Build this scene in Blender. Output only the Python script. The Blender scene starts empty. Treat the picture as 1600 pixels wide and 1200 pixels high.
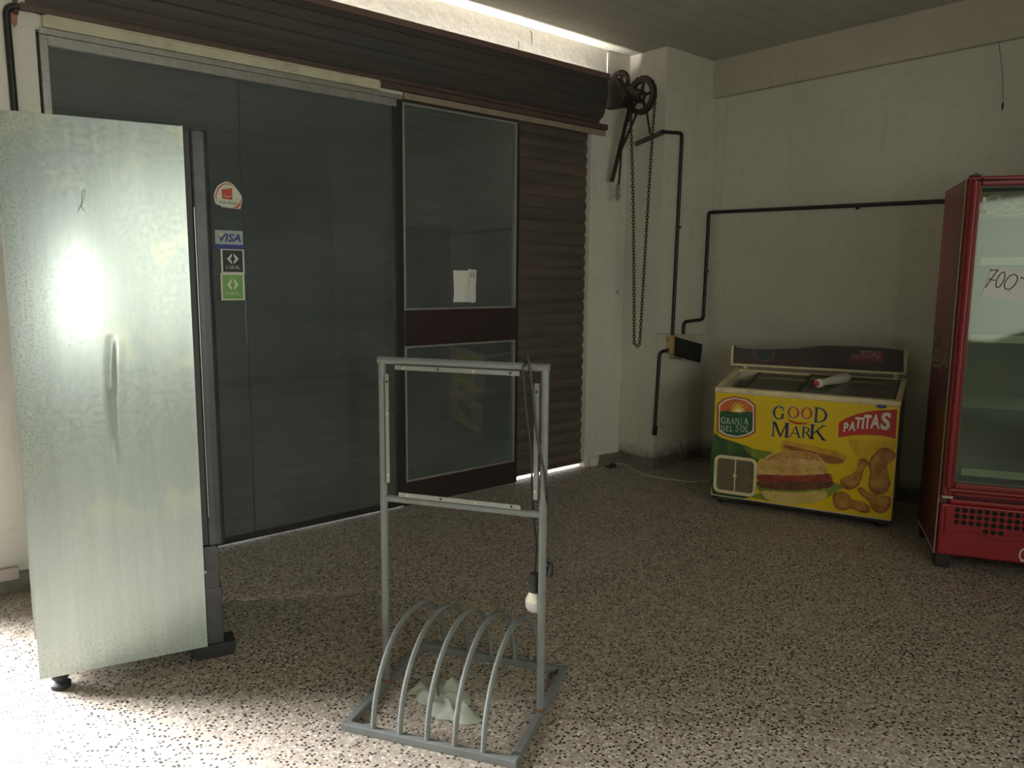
import bpy, bmesh, math, random
from mathutils import Vector, Matrix
random.seed(7)
C = bpy.context.scene.collection
PI = math.pi

# ------------------------------------------------------------------ camera
F_PX = 1198.17; CAM_H = 1.55
YAW, PITCH, ROLL = (math.radians(a) for a in (40.721, 7.916, 0.5068))
fwd = Vector((math.sin(YAW)*math.cos(PITCH), math.cos(YAW)*math.cos(PITCH), -math.sin(PITCH)))
rt0 = Vector((math.cos(YAW), -math.sin(YAW), 0)); up0 = rt0.cross(fwd)
CR = rt0*math.cos(ROLL) + up0*math.sin(ROLL); CU = -rt0*math.sin(ROLL) + up0*math.cos(ROLL)
CAM = Vector((0, 0, CAM_H))
cd = bpy.data.cameras.new('camera'); cam = bpy.data.objects.new('camera', cd); C.objects.link(cam)
cd.sensor_width = 36; cd.lens = 36*F_PX/1600; cd.clip_start = 0.05
M = Matrix((CR, CU, -fwd)).transposed().to_4x4(); M.translation = CAM
cam.matrix_world = M
bpy.context.scene.camera = cam
vs = bpy.context.scene.view_settings
vs.view_transform = 'Standard'; vs.look = 'None'; vs.exposure = 0.0; vs.gamma = 1.0; vs.use_curve_mapping = False
bpy.context.scene.cycles.max_bounces = 8
bpy.context.scene.cycles.diffuse_bounces = 5
bpy.context.scene.cycles.transparent_max_bounces = 12
bpy.context.scene.cycles.sample_clamp_indirect = 4.0
bpy.context.scene.cycles.use_denoising = True

# ------------------------------------------------------------------ light
w = bpy.data.worlds.new('world'); bpy.context.scene.world = w; w.use_nodes = True
w.node_tree.nodes['Background'].inputs[0].default_value = (0.93, 0.97, 1.0, 1)
w.node_tree.nodes['Background'].inputs[1].default_value = 2.2

def area(name, loc, target, sx, sy, power, col):
    l = bpy.data.lights.new(name, 'AREA'); l.shape = 'RECTANGLE'; l.size = sx; l.size_y = sy
    l.energy = power; l.color = col
    o = bpy.data.objects.new(name, l); C.objects.link(o); o.location = loc
    o.rotation_euler = (Vector(target)-Vector(loc)).to_track_quat('-Z', 'Y').to_euler()
    return o
FY = 4.294          # inner face of the street front
WX = 5.566          # right wall
CZ = 3.3135         # ceiling
# daylight through the open street doorway left of the frame
area('daylight_street_door', (-0.56, 4.56, 1.08), (0.30, 2.75, 0.0), 0.98, 2.1, 225, (0.93, 0.95, 1.0)).data.spread = math.radians(68)
# daylight through the window behind the photographer
area('daylight_rear_window', (-0.66, -1.90, 1.33), (1.6, 4.2, 1.05), 0.11, 0.42, 6.0, (0.98, 1.0, 0.84)).data.spread = math.radians(100)
area('rear_fill', (1.40, -1.95, 1.65), (1.6, 4.2, 1.0), 3.4, 1.5, 48, (0.98, 1.0, 0.86)).data.spread = math.radians(125)  # added broad fill before the solid back wall, no window there
# sky light on the pavement outside the shutter
area('sky_on_pavement', (2.6, 5.15, 2.6), (2.6, 5.15, 0), 7.0, 1.2, 700, (1.0, 0.97, 0.95)).data.spread = math.radians(70)
# daylight creeping up behind the shutter roll
area('daylight_over_roll', (2.58, 4.268, 2.84), (2.58, 4.215, 4.0), 3.7, 0.03, 75, (1.0, 0.93, 0.85))

# ------------------------------------------------------------------ pixel rays (photo pixels -> points on real planes)
def ray(x, y): return CR*((x-800)/F_PX) - CU*((y-600)/F_PX) + fwd
def on(x, y, ax, val):
    d = ray(x, y); return CAM + d*((val-CAM[ax])/d[ax])

# ------------------------------------------------------------------ materials
def s2l(c): return tuple(((v/255)/12.92 if v/255 <= .04045 else ((v/255+.055)/1.055)**2.4) for v in c)
MATS = {}
class NT:
    def __init__(s, name):
        s.m = bpy.data.materials.new(name); s.m.use_nodes = True; s.t = s.m.node_tree
        s.b = s.t.nodes['Principled BSDF']; s.out = s.t.nodes['Material Output']
        s.tc = s.t.nodes.new('ShaderNodeTexCoord'); MATS[name] = s.m
    def n(s, typ, **kw):
        k = s.t.nodes.new(typ)
        for a, v in kw.items():
            if a.startswith('i_'): k.inputs[a[2:].replace('_', ' ')].default_value = v
            else: setattr(k, a, v)
        return k
    def l(s, a, b): s.t.links.new(a, b)
    def coord(s, scale=(1, 1, 1), kind='Object'):
        mp = s.n('ShaderNodeMapping'); mp.inputs['Scale'].default_value = scale
        s.l(s.tc.outputs[kind], mp.inputs['Vector']); return mp.outputs[0]
    def noise(s, scale, detail=4, rough=.6, vec=None, dist=0):
        k = s.n('ShaderNodeTexNoise'); k.inputs['Scale'].default_value = scale; k.inputs['Detail'].default_value = detail
        k.inputs['Roughness'].default_value = rough; k.inputs['Distortion'].default_value = dist
        s.l(vec or s.tc.outputs['Object'], k.inputs['Vector']); return k.outputs['Fac']
    def ramp(s, fac, stops, interp='LINEAR'):
        k = s.n('ShaderNodeValToRGB'); k.color_ramp.interpolation = interp
        e = k.color_ramp.elements
        while len(e) < len(stops): e.new(.5)
        for q, (p, c) in zip(e, stops):
            q.position = p; q.color = (c, c, c, 1) if isinstance(c, (int, float)) else (*c[:3], 1)
        s.l(fac, k.inputs[0]); return k.outputs[0]
    def mix(s, fac, a, b, mode='MIX'):
        k = s.n('ShaderNodeMix', data_type='RGBA', blend_type=mode)
        for sock, v in ((k.inputs[0], fac), (k.inputs[6], a), (k.inputs[7], b)):
            if isinstance(v, bpy.types.NodeSocket): s.l(v, sock)
            elif isinstance(v, (int, float)): sock.default_value = v
            else: sock.default_value = (*v[:3], 1)
        return k.outputs[2]
    def math(s, op, a, b=0.0, clamp=False):
        k = s.n('ShaderNodeMath', operation=op, use_clamp=clamp)
        for i, v in enumerate((a, b)):
            if isinstance(v, bpy.types.NodeSocket): s.l(v, k.inputs[i])
            else: k.inputs[i].default_value = v
        return k.outputs[0]
    def base(s, v):
        if isinstance(v, bpy.types.NodeSocket): s.l(v, s.b.inputs['Base Color'])
        else: s.b.inputs['Base Color'].default_value = (*v[:3], 1)
    def set(s, **kw):
        for a, v in kw.items():
            i = s.b.inputs[a.replace('_', ' ')]
            if isinstance(v, bpy.types.NodeSocket): s.l(v, i)
            else: i.default_value = v
    def bump(s, h, strength=.3, dist=.01):
        k = s.n('ShaderNodeBump'); k.inputs['Strength'].default_value = strength; k.inputs['Distance'].default_value = dist
        s.l(h, k.inputs['Height']); s.l(k.outputs[0], s.b.inputs['Normal'])

def simple(name, col, rough=.5, metal=0., var=.12, scale=18, dirt=None, dirt_amt=.5, bump=0., spec=.5, coat=0.):
    n = NT(name); c2 = tuple(v*(1-var*2) for v in col); c1 = tuple(min(1, v*(1+var)) for v in col)
    col_s = n.mix(n.noise(scale), c2, c1)
    if dirt:
        f = n.ramp(n.noise(scale*.6, 8, .7), [(.5, 0.), (.72, dirt_amt)]); col_s = n.mix(f, col_s, dirt)
    n.base(col_s); n.set(Roughness=rough, Metallic=metal)
    n.b.inputs['Specular IOR Level'].default_value = spec
    n.b.inputs['Coat Weight'].default_value = coat
    if bump: n.bump(n.noise(scale*3, 6), bump, .004)
    return n.m

def plaster(name, col, dirtcol, low_dirt=True):
    n = NT(name)
    big = n.noise(1.1, 5, .6); fine = n.noise(14, 8, .65)
    c = n.mix(n.ramp(big, [(.3, 0.), (.7, 1.)]), tuple(v*.86 for v in col), col)
    c = n.mix(n.ramp(fine, [(.55, 0.), (.8, .35)]), c, dirtcol)
    streak = n.noise(1.0, 5, .7, n.coord((7, 7, .7)))
    c = n.mix(n.ramp(streak, [(.58, 0.), (.8, .4)]), c, dirtcol)
    if low_dirt:
        sx = n.n('ShaderNodeSeparateXYZ'); n.l(n.tc.outputs['Object'], sx.inputs[0])
        z = sx.outputs['Z']
        hz = n.math('ADD', z, n.math('MULTIPLY', n.noise(9, 6, .7), .22))
        f = n.ramp(hz, [(.16, .9), (.30, 0.)])
        c = n.mix(f, c, tuple(v*.45 for v in dirtcol))
    n.base(c); n.set(Roughness=.88); n.b.inputs['Specular IOR Level'].default_value = .2
    h = n.math('ADD', n.math('MULTIPLY', big, .6), n.math('MULTIPLY', fine, .25))
    n.bump(h, .5, .03)
    return n.m

M_WALL = plaster('old_white_plaster', (.60, .595, .50), (.30, .28, .21))
M_PILLAR = plaster('pillar_plaster', (.64, .62, .53), (.33, .30, .22))
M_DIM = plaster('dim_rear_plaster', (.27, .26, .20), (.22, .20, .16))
M_BEAM = plaster('beam_plaster', (.50, .47, .38), (.25, .21, .15), False)
M_HEAD = plaster('head_plaster', (.70, .67, .60), (.36, .32, .26), False)

def m_ceiling():
    n = NT('board_marked_concrete')
    v = n.coord((1, 1, 1))
    wv = n.n('ShaderNodeTexWave', wave_type='BANDS', bands_direction='Y'); wv.inputs['Scale'].default_value = 1.6
    wv.inputs['Distortion'].default_value = .6; wv.inputs['Detail'].default_value = 3; n.l(v, wv.inputs['Vector'])
    c = n.mix(n.noise(2.5, 6), (.33, .32, .27), (.47, .455, .39))
    c = n.mix(n.ramp(wv.outputs['Fac'], [(.0, .22), (.10, 0.)]), c, (.18, .17, .13))
    n.base(c); n.set(Roughness=.9); n.bump(n.math('ADD', wv.outputs['Fac'], n.noise(25, 6)), .35, .01)
    return n.m
M_CEIL = m_ceiling()

def m_floor():
    n = NT('terrazzo')
    base = n.mix(n.noise(1.6, 5), (.275, .235, .185), (.35, .305, .25))
    def chips(scale, seed, thr):
        mp = n.coord((scale, scale, scale)); vv = n.n('ShaderNodeTexVoronoi'); vv.inputs['Scale'].default_value = 1; vv.inputs['Randomness'].default_value = 1
        off = n.n('ShaderNodeVectorMath', operation='ADD'); n.l(mp, off.inputs[0]); off.inputs[1].default_value = (seed, seed*2.3, .37)
        n.l(off.outputs[0], vv.inputs['Vector'])
        sc = n.n('ShaderNodeSeparateColor'); n.l(vv.outputs['Color'], sc.inputs[0])
        inside = n.math('LESS_THAN', vv.outputs['Distance'], thr)
        return inside, sc
    c = base
    ins, sc = chips(62, 3.1, .46)
    tone = n.ramp(sc.outputs[0], [(0, (.40, .36, .285)), (.25, (.53, .48, .40)), (.45, (.27, .20, .16)), (.62, (.43, .34, .28)), (.78, (.23, .19, .155)), (.9, (.54, .51, .45))], 'CONSTANT')
    c = n.mix(n.math('MULTIPLY', ins, .9), c, tone)
    ins, sc = chips(120, 8.7, .42)
    tone = n.ramp(sc.outputs[1], [(0, (.46, .39, .29)), (.3, (.32, .22, .15)), (.6, (.20, .15, .11)), (.85, (.60, .54, .44))], 'CONSTANT')
    c = n.mix(n.math('MULTIPLY', ins, n.math('GREATER_THAN', sc.outputs[0], .5)), c, tone)
    ins, sc = chips(78, 15.3, .44)
    dk = n.math('MULTIPLY', ins, n.math('GREATER_THAN', sc.outputs[0], .62))
    c = n.mix(dk, c, (.018, .014, .012))
    # tile joints
    br = n.n('ShaderNodeTexBrick'); br.offset = 0; br.inputs['Scale'].default_value = 1; br.inputs['Mortar Size'].default_value = .0012
    br.inputs['Brick Width'].default_value = .3; br.inputs['Row Height'].default_value = .3; br.inputs['Mortar Smooth'].default_value = .3
    n.l(n.coord(), br.inputs['Vector'])
    c = n.mix(n.math('MULTIPLY', br.outputs['Fac'], .45), c, (.12, .09, .07))
    dust = n.ramp(n.noise(2.3, 7, .7), [(.48, 0.), (.75, .35)])
    c = n.mix(dust, c, (.36, .31, .24))
    n.base(c)
    n.set(Roughness=n.ramp(n.noise(4, 5), [(.3, .38), (.7, .6)])); n.b.inputs['Specular IOR Level'].default_value = .35
    return n.m
M_FLOOR = m_floor()

def m_galv():
    n = NT('stained_steel_panel')
    st = n.noise(1.0, 6, .7, n.coord((14, 14, .9)))
    c = n.mix(n.ramp(st, [(.3, 0.), (.7, 1.)]), (.33, .39, .375), (.42, .475, .45))
    fine = n.noise(90, 5, .7, n.coord((1, 1, .35)))
    c = n.mix(n.ramp(fine, [(.5, 0.), (.75, .22)]), c, (.58, .60, .46))
    pat = n.noise(4.2, 3, .5, None, .5)
    sz = n.n('ShaderNodeSeparateXYZ'); n.l(n.tc.outputs['Object'], sz.inputs[0])
    c = n.mix(n.math('MULTIPLY', n.ramp(pat, [(.56, 0.), (.64, .3)]), n.ramp(sz.outputs['Z'], [(.0, .15), (.60, .15), (.72, 1.)])), c, (.62, .62, .40))
    # rust speckle near the back edge and the foot of the panel
    sx = n.n('ShaderNodeSeparateXYZ'); n.l(n.tc.outputs['Object'], sx.inputs[0])
    e = n.ramp(n.math('ADD', sx.outputs['X'], n.math('MULTIPLY', n.noise(5, 4), .12)), [(.09, 1.), (.24, 0.)])
    hz = n.ramp(sx.outputs['Z'], [(.55, .0), (.95, 1.)])
    b = n.ramp(n.math('ADD', sx.outputs['Z'], n.math('MULTIPLY', n.noise(5, 4), .2)), [(.16, .8), (.42, 0.)])
    zone = n.math('ADD', n.math('MULTIPLY', e, hz), b, True)
    sp = n.ramp(n.noise(120, 6, .75), [(.50, 0.), (.60, .8)])
    c = n.mix(n.math('MULTIPLY', sp, zone), c, (.20, .19, .13))
    n.base(c)
    n.set(Metallic=.25, Roughness=n.ramp(n.noise(60, 4), [(.3, .15), (.7, .25)]))
    n.b.inputs['Specular IOR Level'].default_value = .6
    n.b.inputs['Anisotropic'].default_value = .5; n.b.inputs['Anisotropic Rotation'].default_value = .25
    n.bump(n.noise(1, 4, .6, n.coord((40, 40, 3))), .03, .002)
    return n.m
M_GALV = m_galv()

def m_glass(name, tint, trans, rough=.02, fac_lo=.05, dcol=(.42, .47, .46)):
    n = NT(name)
    tr = n.n('ShaderNodeBsdfTransparent'); tr.inputs[0].default_value = (*tint, 1)
    gl = n.n('ShaderNodeBsdfGlossy'); gl.inputs['Roughness'].default_value = rough; gl.inputs[0].default_value = (.95, 1, .97, 1)
    fr = n.n('ShaderNodeFresnel'); fr.inputs['IOR'].default_value = 1.5
    f = n.math('ADD', n.math('MULTIPLY', fr.outputs[0], 1.0), fac_lo, True)
    mx = n.n('ShaderNodeMixShader'); n.l(f, mx.inputs[0]); n.l(tr.outputs[0], mx.inputs[1]); n.l(gl.outputs[0], mx.inputs[2])
    df = n.n('ShaderNodeBsdfDiffuse'); df.inputs[0].default_value = (*dcol, 1)
    m2 = n.n('ShaderNodeMixShader'); n.l(n.ramp(n.noise(1.6, 6), [(.3, trans*.7), (.75, trans*1.4)]), m2.inputs[0])
    n.l(mx.outputs[0], m2.inputs[1]); n.l(df.outputs[0], m2.inputs[2]); n.l(m2.outputs[0], n.out.inputs[0])
    return n.m
M_SHOPGLASS = m_glass('dusty_hazed_shop_glass', (.74, .78, .78), .10, .03, .03)  # grey diffuse share also paints lens haze onto the panes
M_COOLGLASS = m_glass('cooler_glass', (.78, .84, .76), .03, .045, .0)

def m_shutter(name, c1, c2, rust):
    n = NT(name)
    c = n.mix(n.ramp(n.noise(.8, 4, .6, n.coord((1.2, 1, 9))), [(.38, 0.), (.62, 1.)]), c1, c2)
    c = n.mix(n.ramp(n.noise(7, 7, .7, n.coord((1, 1, 5))), [(.58, 0.), (.74, .7)]), c, rust)
    n.base(c); n.set(Roughness=.62); n.bump(n.noise(30, 5), .25, .003)
    return n.m
M_SLAT = m_shutter('brown_shutter_slats', (.075, .064, .052), (.115, .088, .070), (.12, .075, .04))
M_ROLL = m_shutter('dark_roll_slats', (.046, .044, .039), (.060, .047, .040), (.10, .065, .035))
M_ROLLTOP = m_shutter('roll_top_strip', (.15, .10, .08), (.12, .075, .06), (.07, .04, .03))
M_BROWN = simple('brown_metal_paint', (.10, .062, .048), .55, var=.25, dirt=(.05, .03, .02))
M_MAROON = simple('maroon_door_panel', (.040, .026, .026), .35, var=.15)
M_ALU = simple('dull_aluminium', (.36, .35, .32), .42, .45, var=.2, scale=30, dirt=(.20, .18, .14))
M_ALUDK = simple('dark_bronze_aluminium', (.040, .038, .034), .4, .3, var=.2)
M_CREAMBAND = simple('yellowed_paint_board', (.55, .53, .38), .7, var=.15, scale=9, dirt=(.22, .17, .11), dirt_amt=.8)
M_IRON = simple('greasy_rusted_iron', (.045, .032, .026), .55, .4, var=.3, scale=25, dirt=(.10, .045, .022), bump=.4)
M_CHAIN = simple('oily_chain', (.06, .05, .042), .45, .6, var=.3, scale=60)
M_CONDUIT = simple('black_conduit', (.012, .012, .011), .45, var=.2)
M_BLACK = simple('black_plastic', (.013, .013, .014), .5, var=.2)
M_RUBBER = simple('black_rubber', (.02, .02, .022), .75, var=.2)
M_CREAM = simple('cream_plastic', (.72, .61, .36), .45, var=.08, dirt=(.32, .26, .16))
M_OLDCREAM = simple('old_cream_socket', (.62, .52, .36), .5, var=.1, dirt=(.25, .2, .13))
M_WOOD = simple('varnished_box_side', (.52, .36, .15), .5, var=.15, scale=14)
M_PANEL = simple('black_cover_plate', (.018, .018, .019), .42, var=.2)
M_FRIDGEDK = simple('charcoal_fridge_paint', (.034, .036, .041), .42, var=.15, scale=12, dirt=(.10, .10, .11), dirt_amt=.5)
M_GASKET = simple('dark_gasket', (.025, .026, .028), .6, var=.1)
M_RACK = simple('grey_rack_paint', (.165, .178, .165), .6, var=.12, scale=14, dirt=(.12, .105, .08), dirt_amt=.55, spec=.5)
M_RUST = simple('weld_rust', (.20, .075, .028), .85, var=.4, scale=80)
M_STRIP = simple('perforated_aluminium', (.30, .31, .285), .4, .5, var=.1)
M_BRASS = simple('rusty_screw', (.75, .55, .30), .5, .3, var=.2)
M_RED = simple('red_cooler_paint', (.235, .014, .016), .42, var=.15, scale=6)
M_REDBASE = simple('red_cooler_plastic', (.30, .010, .014), .4, var=.15, scale=6)
M_WHITESTRIP = simple('dirty_white_trim', (.55, .45, .38), .5, var=.12, dirt=(.32, .22, .16))
def m_sidefilm():
    n = NT('worn_maroon_film')
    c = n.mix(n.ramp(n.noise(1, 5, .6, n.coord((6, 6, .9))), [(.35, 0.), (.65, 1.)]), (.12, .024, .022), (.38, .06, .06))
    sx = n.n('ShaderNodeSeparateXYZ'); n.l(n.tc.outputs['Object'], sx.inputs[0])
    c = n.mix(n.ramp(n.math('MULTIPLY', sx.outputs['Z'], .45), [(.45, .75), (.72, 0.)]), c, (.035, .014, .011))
    c = n.mix(n.ramp(n.noise(30, 6, .7, n.coord((1, 1, .3))), [(.62, 0.), (.8, .5)]), c, (.20, .11, .09))
    n.base(c); n.set(Roughness=.35); return n.m
M_SIDE = m_sidefilm()
M_LINER = simple('cooler_liner', (.17, .175, .115), .5, var=.1, scale=5, dirt=(.24, .22, .13))
M_WIRE = simple('white_wire', (.45, .45, .36), .5)
M_TAG = simple('price_strip', (.52, .52, .42), .45, var=.06)
M_YELLOW = simple('yellow_print', (.70, .49, .002), .38, var=.08, scale=5)
M_LID = m_glass('sliding_lid_glass', (.08, .08, .06), .36, .10, .03, (.36, .34, .24))
M_INNER = simple('freezer_liner', (.55, .50, .34), .5, var=.1, dirt=(.30, .26, .15))
M_HEADER = simple('smoked_header_panel', (.055, .040, .035), .18, var=.12)
M_HEADGREY = simple('header_grey_film', (.20, .19, .15), .3)
M_WHITE = simple('print_white', (.72, .70, .60), .5, var=.03)
M_PALE = simple('print_pale', (.45, .42, .36), .5, var=.05)
M_NAVY = simple('print_navy', (.018, .018, .045), .45)
M_PRED = simple('print_red', (.48, .03, .012), .4, var=.1)
M_PORANGE = simple('print_orange', (.60, .13, .03), .4, var=.25, scale=12)
M_PORNGED = simple('print_badge_border', (.42, .09, .03), .4, var=.15)
M_PSUN = simple('print_sun', (.80, .60, .06), .4, var=.1)
M_PSUNW = simple('print_sun_core', (.88, .84, .55), .4, var=.05)
M_PGREEN = simple('print_green', (.012, .10, .03), .4, var=.2)
M_PLGREEN = simple('print_lettuce', (.19, .26, .025), .4, var=.35, scale=30, dirt=(.45, .42, .12), dirt_amt=.7)
M_PLEAF = simple('print_leaf', (.03, .10, .025), .4, var=.5, scale=9, dirt=(.16, .22, .05), dirt_amt=.8)
def two(name, a, b, scale, lo=.4, hi=.6, rough=.4):
    n = NT(name); n.base(n.mix(n.ramp(n.noise(scale, 6, .65), [(lo, 0.), (hi, 1.)]), a, b)); n.set(Roughness=rough); return n.m
M_BUN = two('print_bun', (.46, .25, .055), (.62, .42, .14), 14)
M_BUNTOP = two('print_bun_crust', (.38, .17, .03), (.54, .30, .07), 16)
M_SEED = simple('print_seed', (.72, .62, .36), .5)
M_BUNLOW = two('print_bun_base', (.52, .37, .10), (.62, .46, .15), 9)
M_TOMATO = two('print_tomato', (.20, .025, .015), (.34, .06, .03), 20)
M_PATTY = two('print_patty', (.07, .03, .018), (.19, .07, .03), 26)
M_NUGGET = two('print_nugget', (.30, .12, .02), (.48, .25, .045), 13)
M_NUGDK = two('print_nugget_edge', (.22, .075, .012), (.36, .15, .025), 18)
M_WEDGE = two('print_wedge', (.45, .20, .02), (.60, .33, .03), 20)
M_PBLUE = simple('print_blue', (.02, .05, .16), .4)
M_PAPER = simple('paper', (.72, .71, .68), .8, var=.04)
M_PAPER2 = simple('taped_paper', (.66, .64, .60), .6, var=.08)
M_INK = simple('black_marker', (.015, .015, .018), .6)
M_STW = simple('sticker_white', (.62, .62, .52), .5, var=.06)
M_STR = simple('sticker_red', (.52, .07, .03), .5, var=.1)
M_STG = simple('sticker_green', (.17, .36, .09), .5, var=.08)
M_STK = simple('sticker_black', (.025, .025, .027), .5)
M_STB = simple('sticker_blue', (.035, .045, .22), .5)
M_STLB = simple('sticker_pale_blue', (.38, .45, .42), .5, var=.3, scale=70)
M_BULB = simple('bulb_diffuser', (.56, .52, .52), .3, var=.03)
M_BULBN = simple('bulb_collar', (.80, .76, .56), .4, var=.04)
M_RAG = simple('grey_rag', (.30, .28, .21), .9, var=.4, scale=60, bump=.5)
M_CLOUD = simple('white_wall_cord', (.55, .50, .42), .5)
M_GREENWIRE = simple('green_cord', (.12, .17, .13), .5)
M_BOTTLE = simple('white_bottle_plastic', (.66, .62, .52), .35, var=.04)
M_REDCAP = simple('red_bottle_cap', (.50, .025, .03), .4)
M_BRICK = simple('bare_brick', (.42, .22, .15), .9, var=.3, scale=30)
M_PAVE = simple('pavement', (.50, .48, .46), .9)
M_WARMWOOD = simple('grey_baseboard', (.20, .185, .15), .8, var=.3, scale=14, dirt=(.08, .07, .055), bump=.4)
M_LEDGE = simple('pale_ledge_board', (.46, .40, .37), .7, var=.15, dirt=(.30, .25, .22))
def m_bag():
    n = NT('thin_plastic_bag'); n.base(n.mix(n.noise(9, 5), (.50, .53, .44), (.66, .67, .56)))
    n.set(Roughness=.3); n.b.inputs['Alpha'].default_value = .5; n.b.inputs['Subsurface Weight'].default_value = 0
    n.bump(n.noise(22, 6, .6, None, 1.5), .7, .01); return n.m
M_BAG = m_bag()
M_HOLE = simple('dark_recess', (.012, .010, .009), .9)

# ------------------------------------------------------------------ mesh helpers
class MB:
    def __init__(s): s.b = bmesh.new()
    def box(s, x0, x1, y0, y1, z0, z1, mat=None):
        g = bmesh.ops.create_cube(s.b, size=1)['verts']
        for v in g:
            v.co = Vector(((x0+x1)/2+v.co.x*(x1-x0), (y0+y1)/2+v.co.y*(y1-y0), (z0+z1)/2+v.co.z*(z1-z0)))
            if mat: v.co = mat @ v.co
        return s
    def prism(s, poly, frame, depth):
        """poly of (a,b); frame maps (a,b,d) -> Vector; depth extrudes from 0 to depth"""
        lo = [s.b.verts.new(frame(a, b, 0)) for a, b in poly]
        s.b.faces.new(lo)
        if depth:
            hi = [s.b.verts.new(frame(a, b, depth)) for a, b in poly]
            s.b.faces.new(hi)
            for i in range(len(poly)):
                j = (i+1) % len(poly); s.b.faces.new((lo[i], lo[j], hi[j], hi[i]))
        return s
    def tube(s, pts, r, seg=10, closed=False, caps=True):
        pts = [Vector(p) for p in pts]; n = len(pts); rings = []
        rr = r if isinstance(r, (list, tuple)) else [r]*n
        up = None
        for i, p in enumerate(pts):
            a = pts[(i-1) % n] if (closed or i) else pts[0]; b = pts[(i+1) % n] if (closed or i < n-1) else pts[-1]
            t = (b-a).normalized()
            if up is None:
                up = Vector((0, 0, 1)) if abs(t.z) < .9 else Vector((1, 0, 0))
            u = up - t*up.dot(t)
            if u.length < 1e-5: u = t.orthogonal()
            u.normalize(); up = u; v = t.cross(u)
            rings.append([s.b.verts.new(p + (u*math.cos(2*PI*k/seg)+v*math.sin(2*PI*k/seg))*rr[i]) for k in range(seg)])
        for i in range(n if closed else n-1):
            A, B = rings[i], rings[(i+1) % n]
            for k in range(seg): s.b.faces.new((A[k], A[(k+1) % seg], B[(k+1) % seg], B[k]))
        if caps and not closed: s.b.faces.new(rings[0]); s.b.faces.new(rings[-1])
        return s
    def lathe(s, prof, origin, axis, seg=24):
        """prof: (r, h) along axis"""
        axis = Vector(axis).normalized(); u = axis.orthogonal().normalized(); v = axis.cross(u); o = Vector(origin)
        rings = [[s.b.verts.new(o+axis*h+(u*math.cos(2*PI*k/seg)+v*math.sin(2*PI*k/seg))*max(r, 1e-4)) for k in range(seg)] for r, h in prof]
        for A, B in zip(rings, rings[1:]):
            for k in range(seg): s.b.faces.new((A[k], A[(k+1) % seg], B[(k+1) % seg], B[k]))
        s.b.faces.new(rings[0]); s.b.faces.new(rings[-1])
        return s
    def ring(s, r0, r1, w_, origin, axis, seg=32):
        return s.lathe_closed([(r0, -w_/2), (r1, -w_/2), (r1, w_/2), (r0, w_/2)], origin, axis, seg)
    def lathe_closed(s, prof, origin, axis, seg=32):
        axis = Vector(axis).normalized(); u = axis.orthogonal().normalized(); v = axis.cross(u); o = Vector(origin)
        rings = [[s.b.verts.new(o+axis*h+(u*math.cos(2*PI*k/seg)+v*math.sin(2*PI*k/seg))*r) for k in range(seg)] for r, h in prof]
        m = len(rings)
        for i in range(m):
            A, B = rings[i], rings[(i+1) % m]
            for k in range(seg): s.b.faces.new((A[k], A[(k+1) % seg], B[(k+1) % seg], B[k]))
        return s
    def build(s, name, m, parent=None, bevel=0, smooth=False, loc=None):
        bmesh.ops.recalc_face_normals(s.b, faces=s.b.faces)
        me = bpy.data.meshes.new(name); s.b.to_mesh(me); s.b.free(); me.materials.append(m)
        o = bpy.data.objects.new(name, me); C.objects.link(o)
        if parent is not None: o.parent = parent
        if loc is not None: o.location = loc
        if bevel:
            bv = o.modifiers.new('bevel', 'BEVEL'); bv.width = bevel; bv.segments = 2; bv.limit_method = 'ANGLE'; bv.angle_limit = .6
        if smooth:
            for p in me.polygons: p.use_smooth = True
            try:
                me.set_sharp_from_angle(angle=math.radians(40))
            except Exception: pass
        return o
def thing(name, label, cat, loc=(0, 0, 0), rz=0, group=None):
    o = bpy.data.objects.new(name, None); C.objects.link(o); o.location = loc; o.rotation_euler = (0, 0, rz)
    o.empty_display_size = .1
    return tag(o, label, cat, group)
def tag(o, label=None, cat=None, group=None, kind=None):
    if label: o['label'] = label
    if cat: o['category'] = cat
    if group: o['group'] = group
    if kind: o['kind'] = kind
    return o
def struct(o, label=None): 
    o['kind'] = 'structure'
    if label: o['label'] = label
    return o
def fillet(pts, r, n=6):
    """round the corners of an open 3-D polyline"""
    pts = [Vector(p) for p in pts]; out = [pts[0]]
    for a, b, c in zip(pts, pts[1:], pts[2:]):
        d1 = (a-b); d2 = (c-b); k = min(r, d1.length*.49, d2.length*.49)
        p, q = b+d1.normalized()*k, b+d2.normalized()*k
        for i in range(n+1):
            t = i/n; out.append(p*(1-t)**2+b*2*t*(1-t)+q*t*t)
    out.append(pts[-1]); return out

# ------------------------------------------------------------------ text and glyphs
def text_polys(txt, bold=0., shear=0.):
    cu = bpy.data.curves.new('t', 'FONT'); cu.body = txt; cu.size = 1; cu.offset = bold; cu.shear = shear; cu.fill_mode = 'FRONT'; cu.resolution_u = 4
    ob = bpy.data.objects.new('t', cu); C.objects.link(ob)
    dg = bpy.context.evaluated_depsgraph_get(); me = bpy.data.meshes.new_from_object(ob.evaluated_get(dg))
    V = [(v.co.x, v.co.y) for v in me.vertices]; Fc = [tuple(p.vertices) for p in me.polygons]
    C.objects.unlink(ob); bpy.data.objects.remove(ob); bpy.data.curves.remove(cu); bpy.data.meshes.remove(me)
    xs = [v[0] for v in V]; ys = [v[1] for v in V]
    x0, x1, y0, y1 = min(xs), max(xs), min(ys), max(ys)
    return [((x-x0)/(x1-x0), (y-y0)/(y1-y0)) for x, y in V], Fc
def _rect(x0, x1, y0, y1): return [(x0, y0), (x1, y0), (x1, y1), (x0, y1)]
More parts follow.
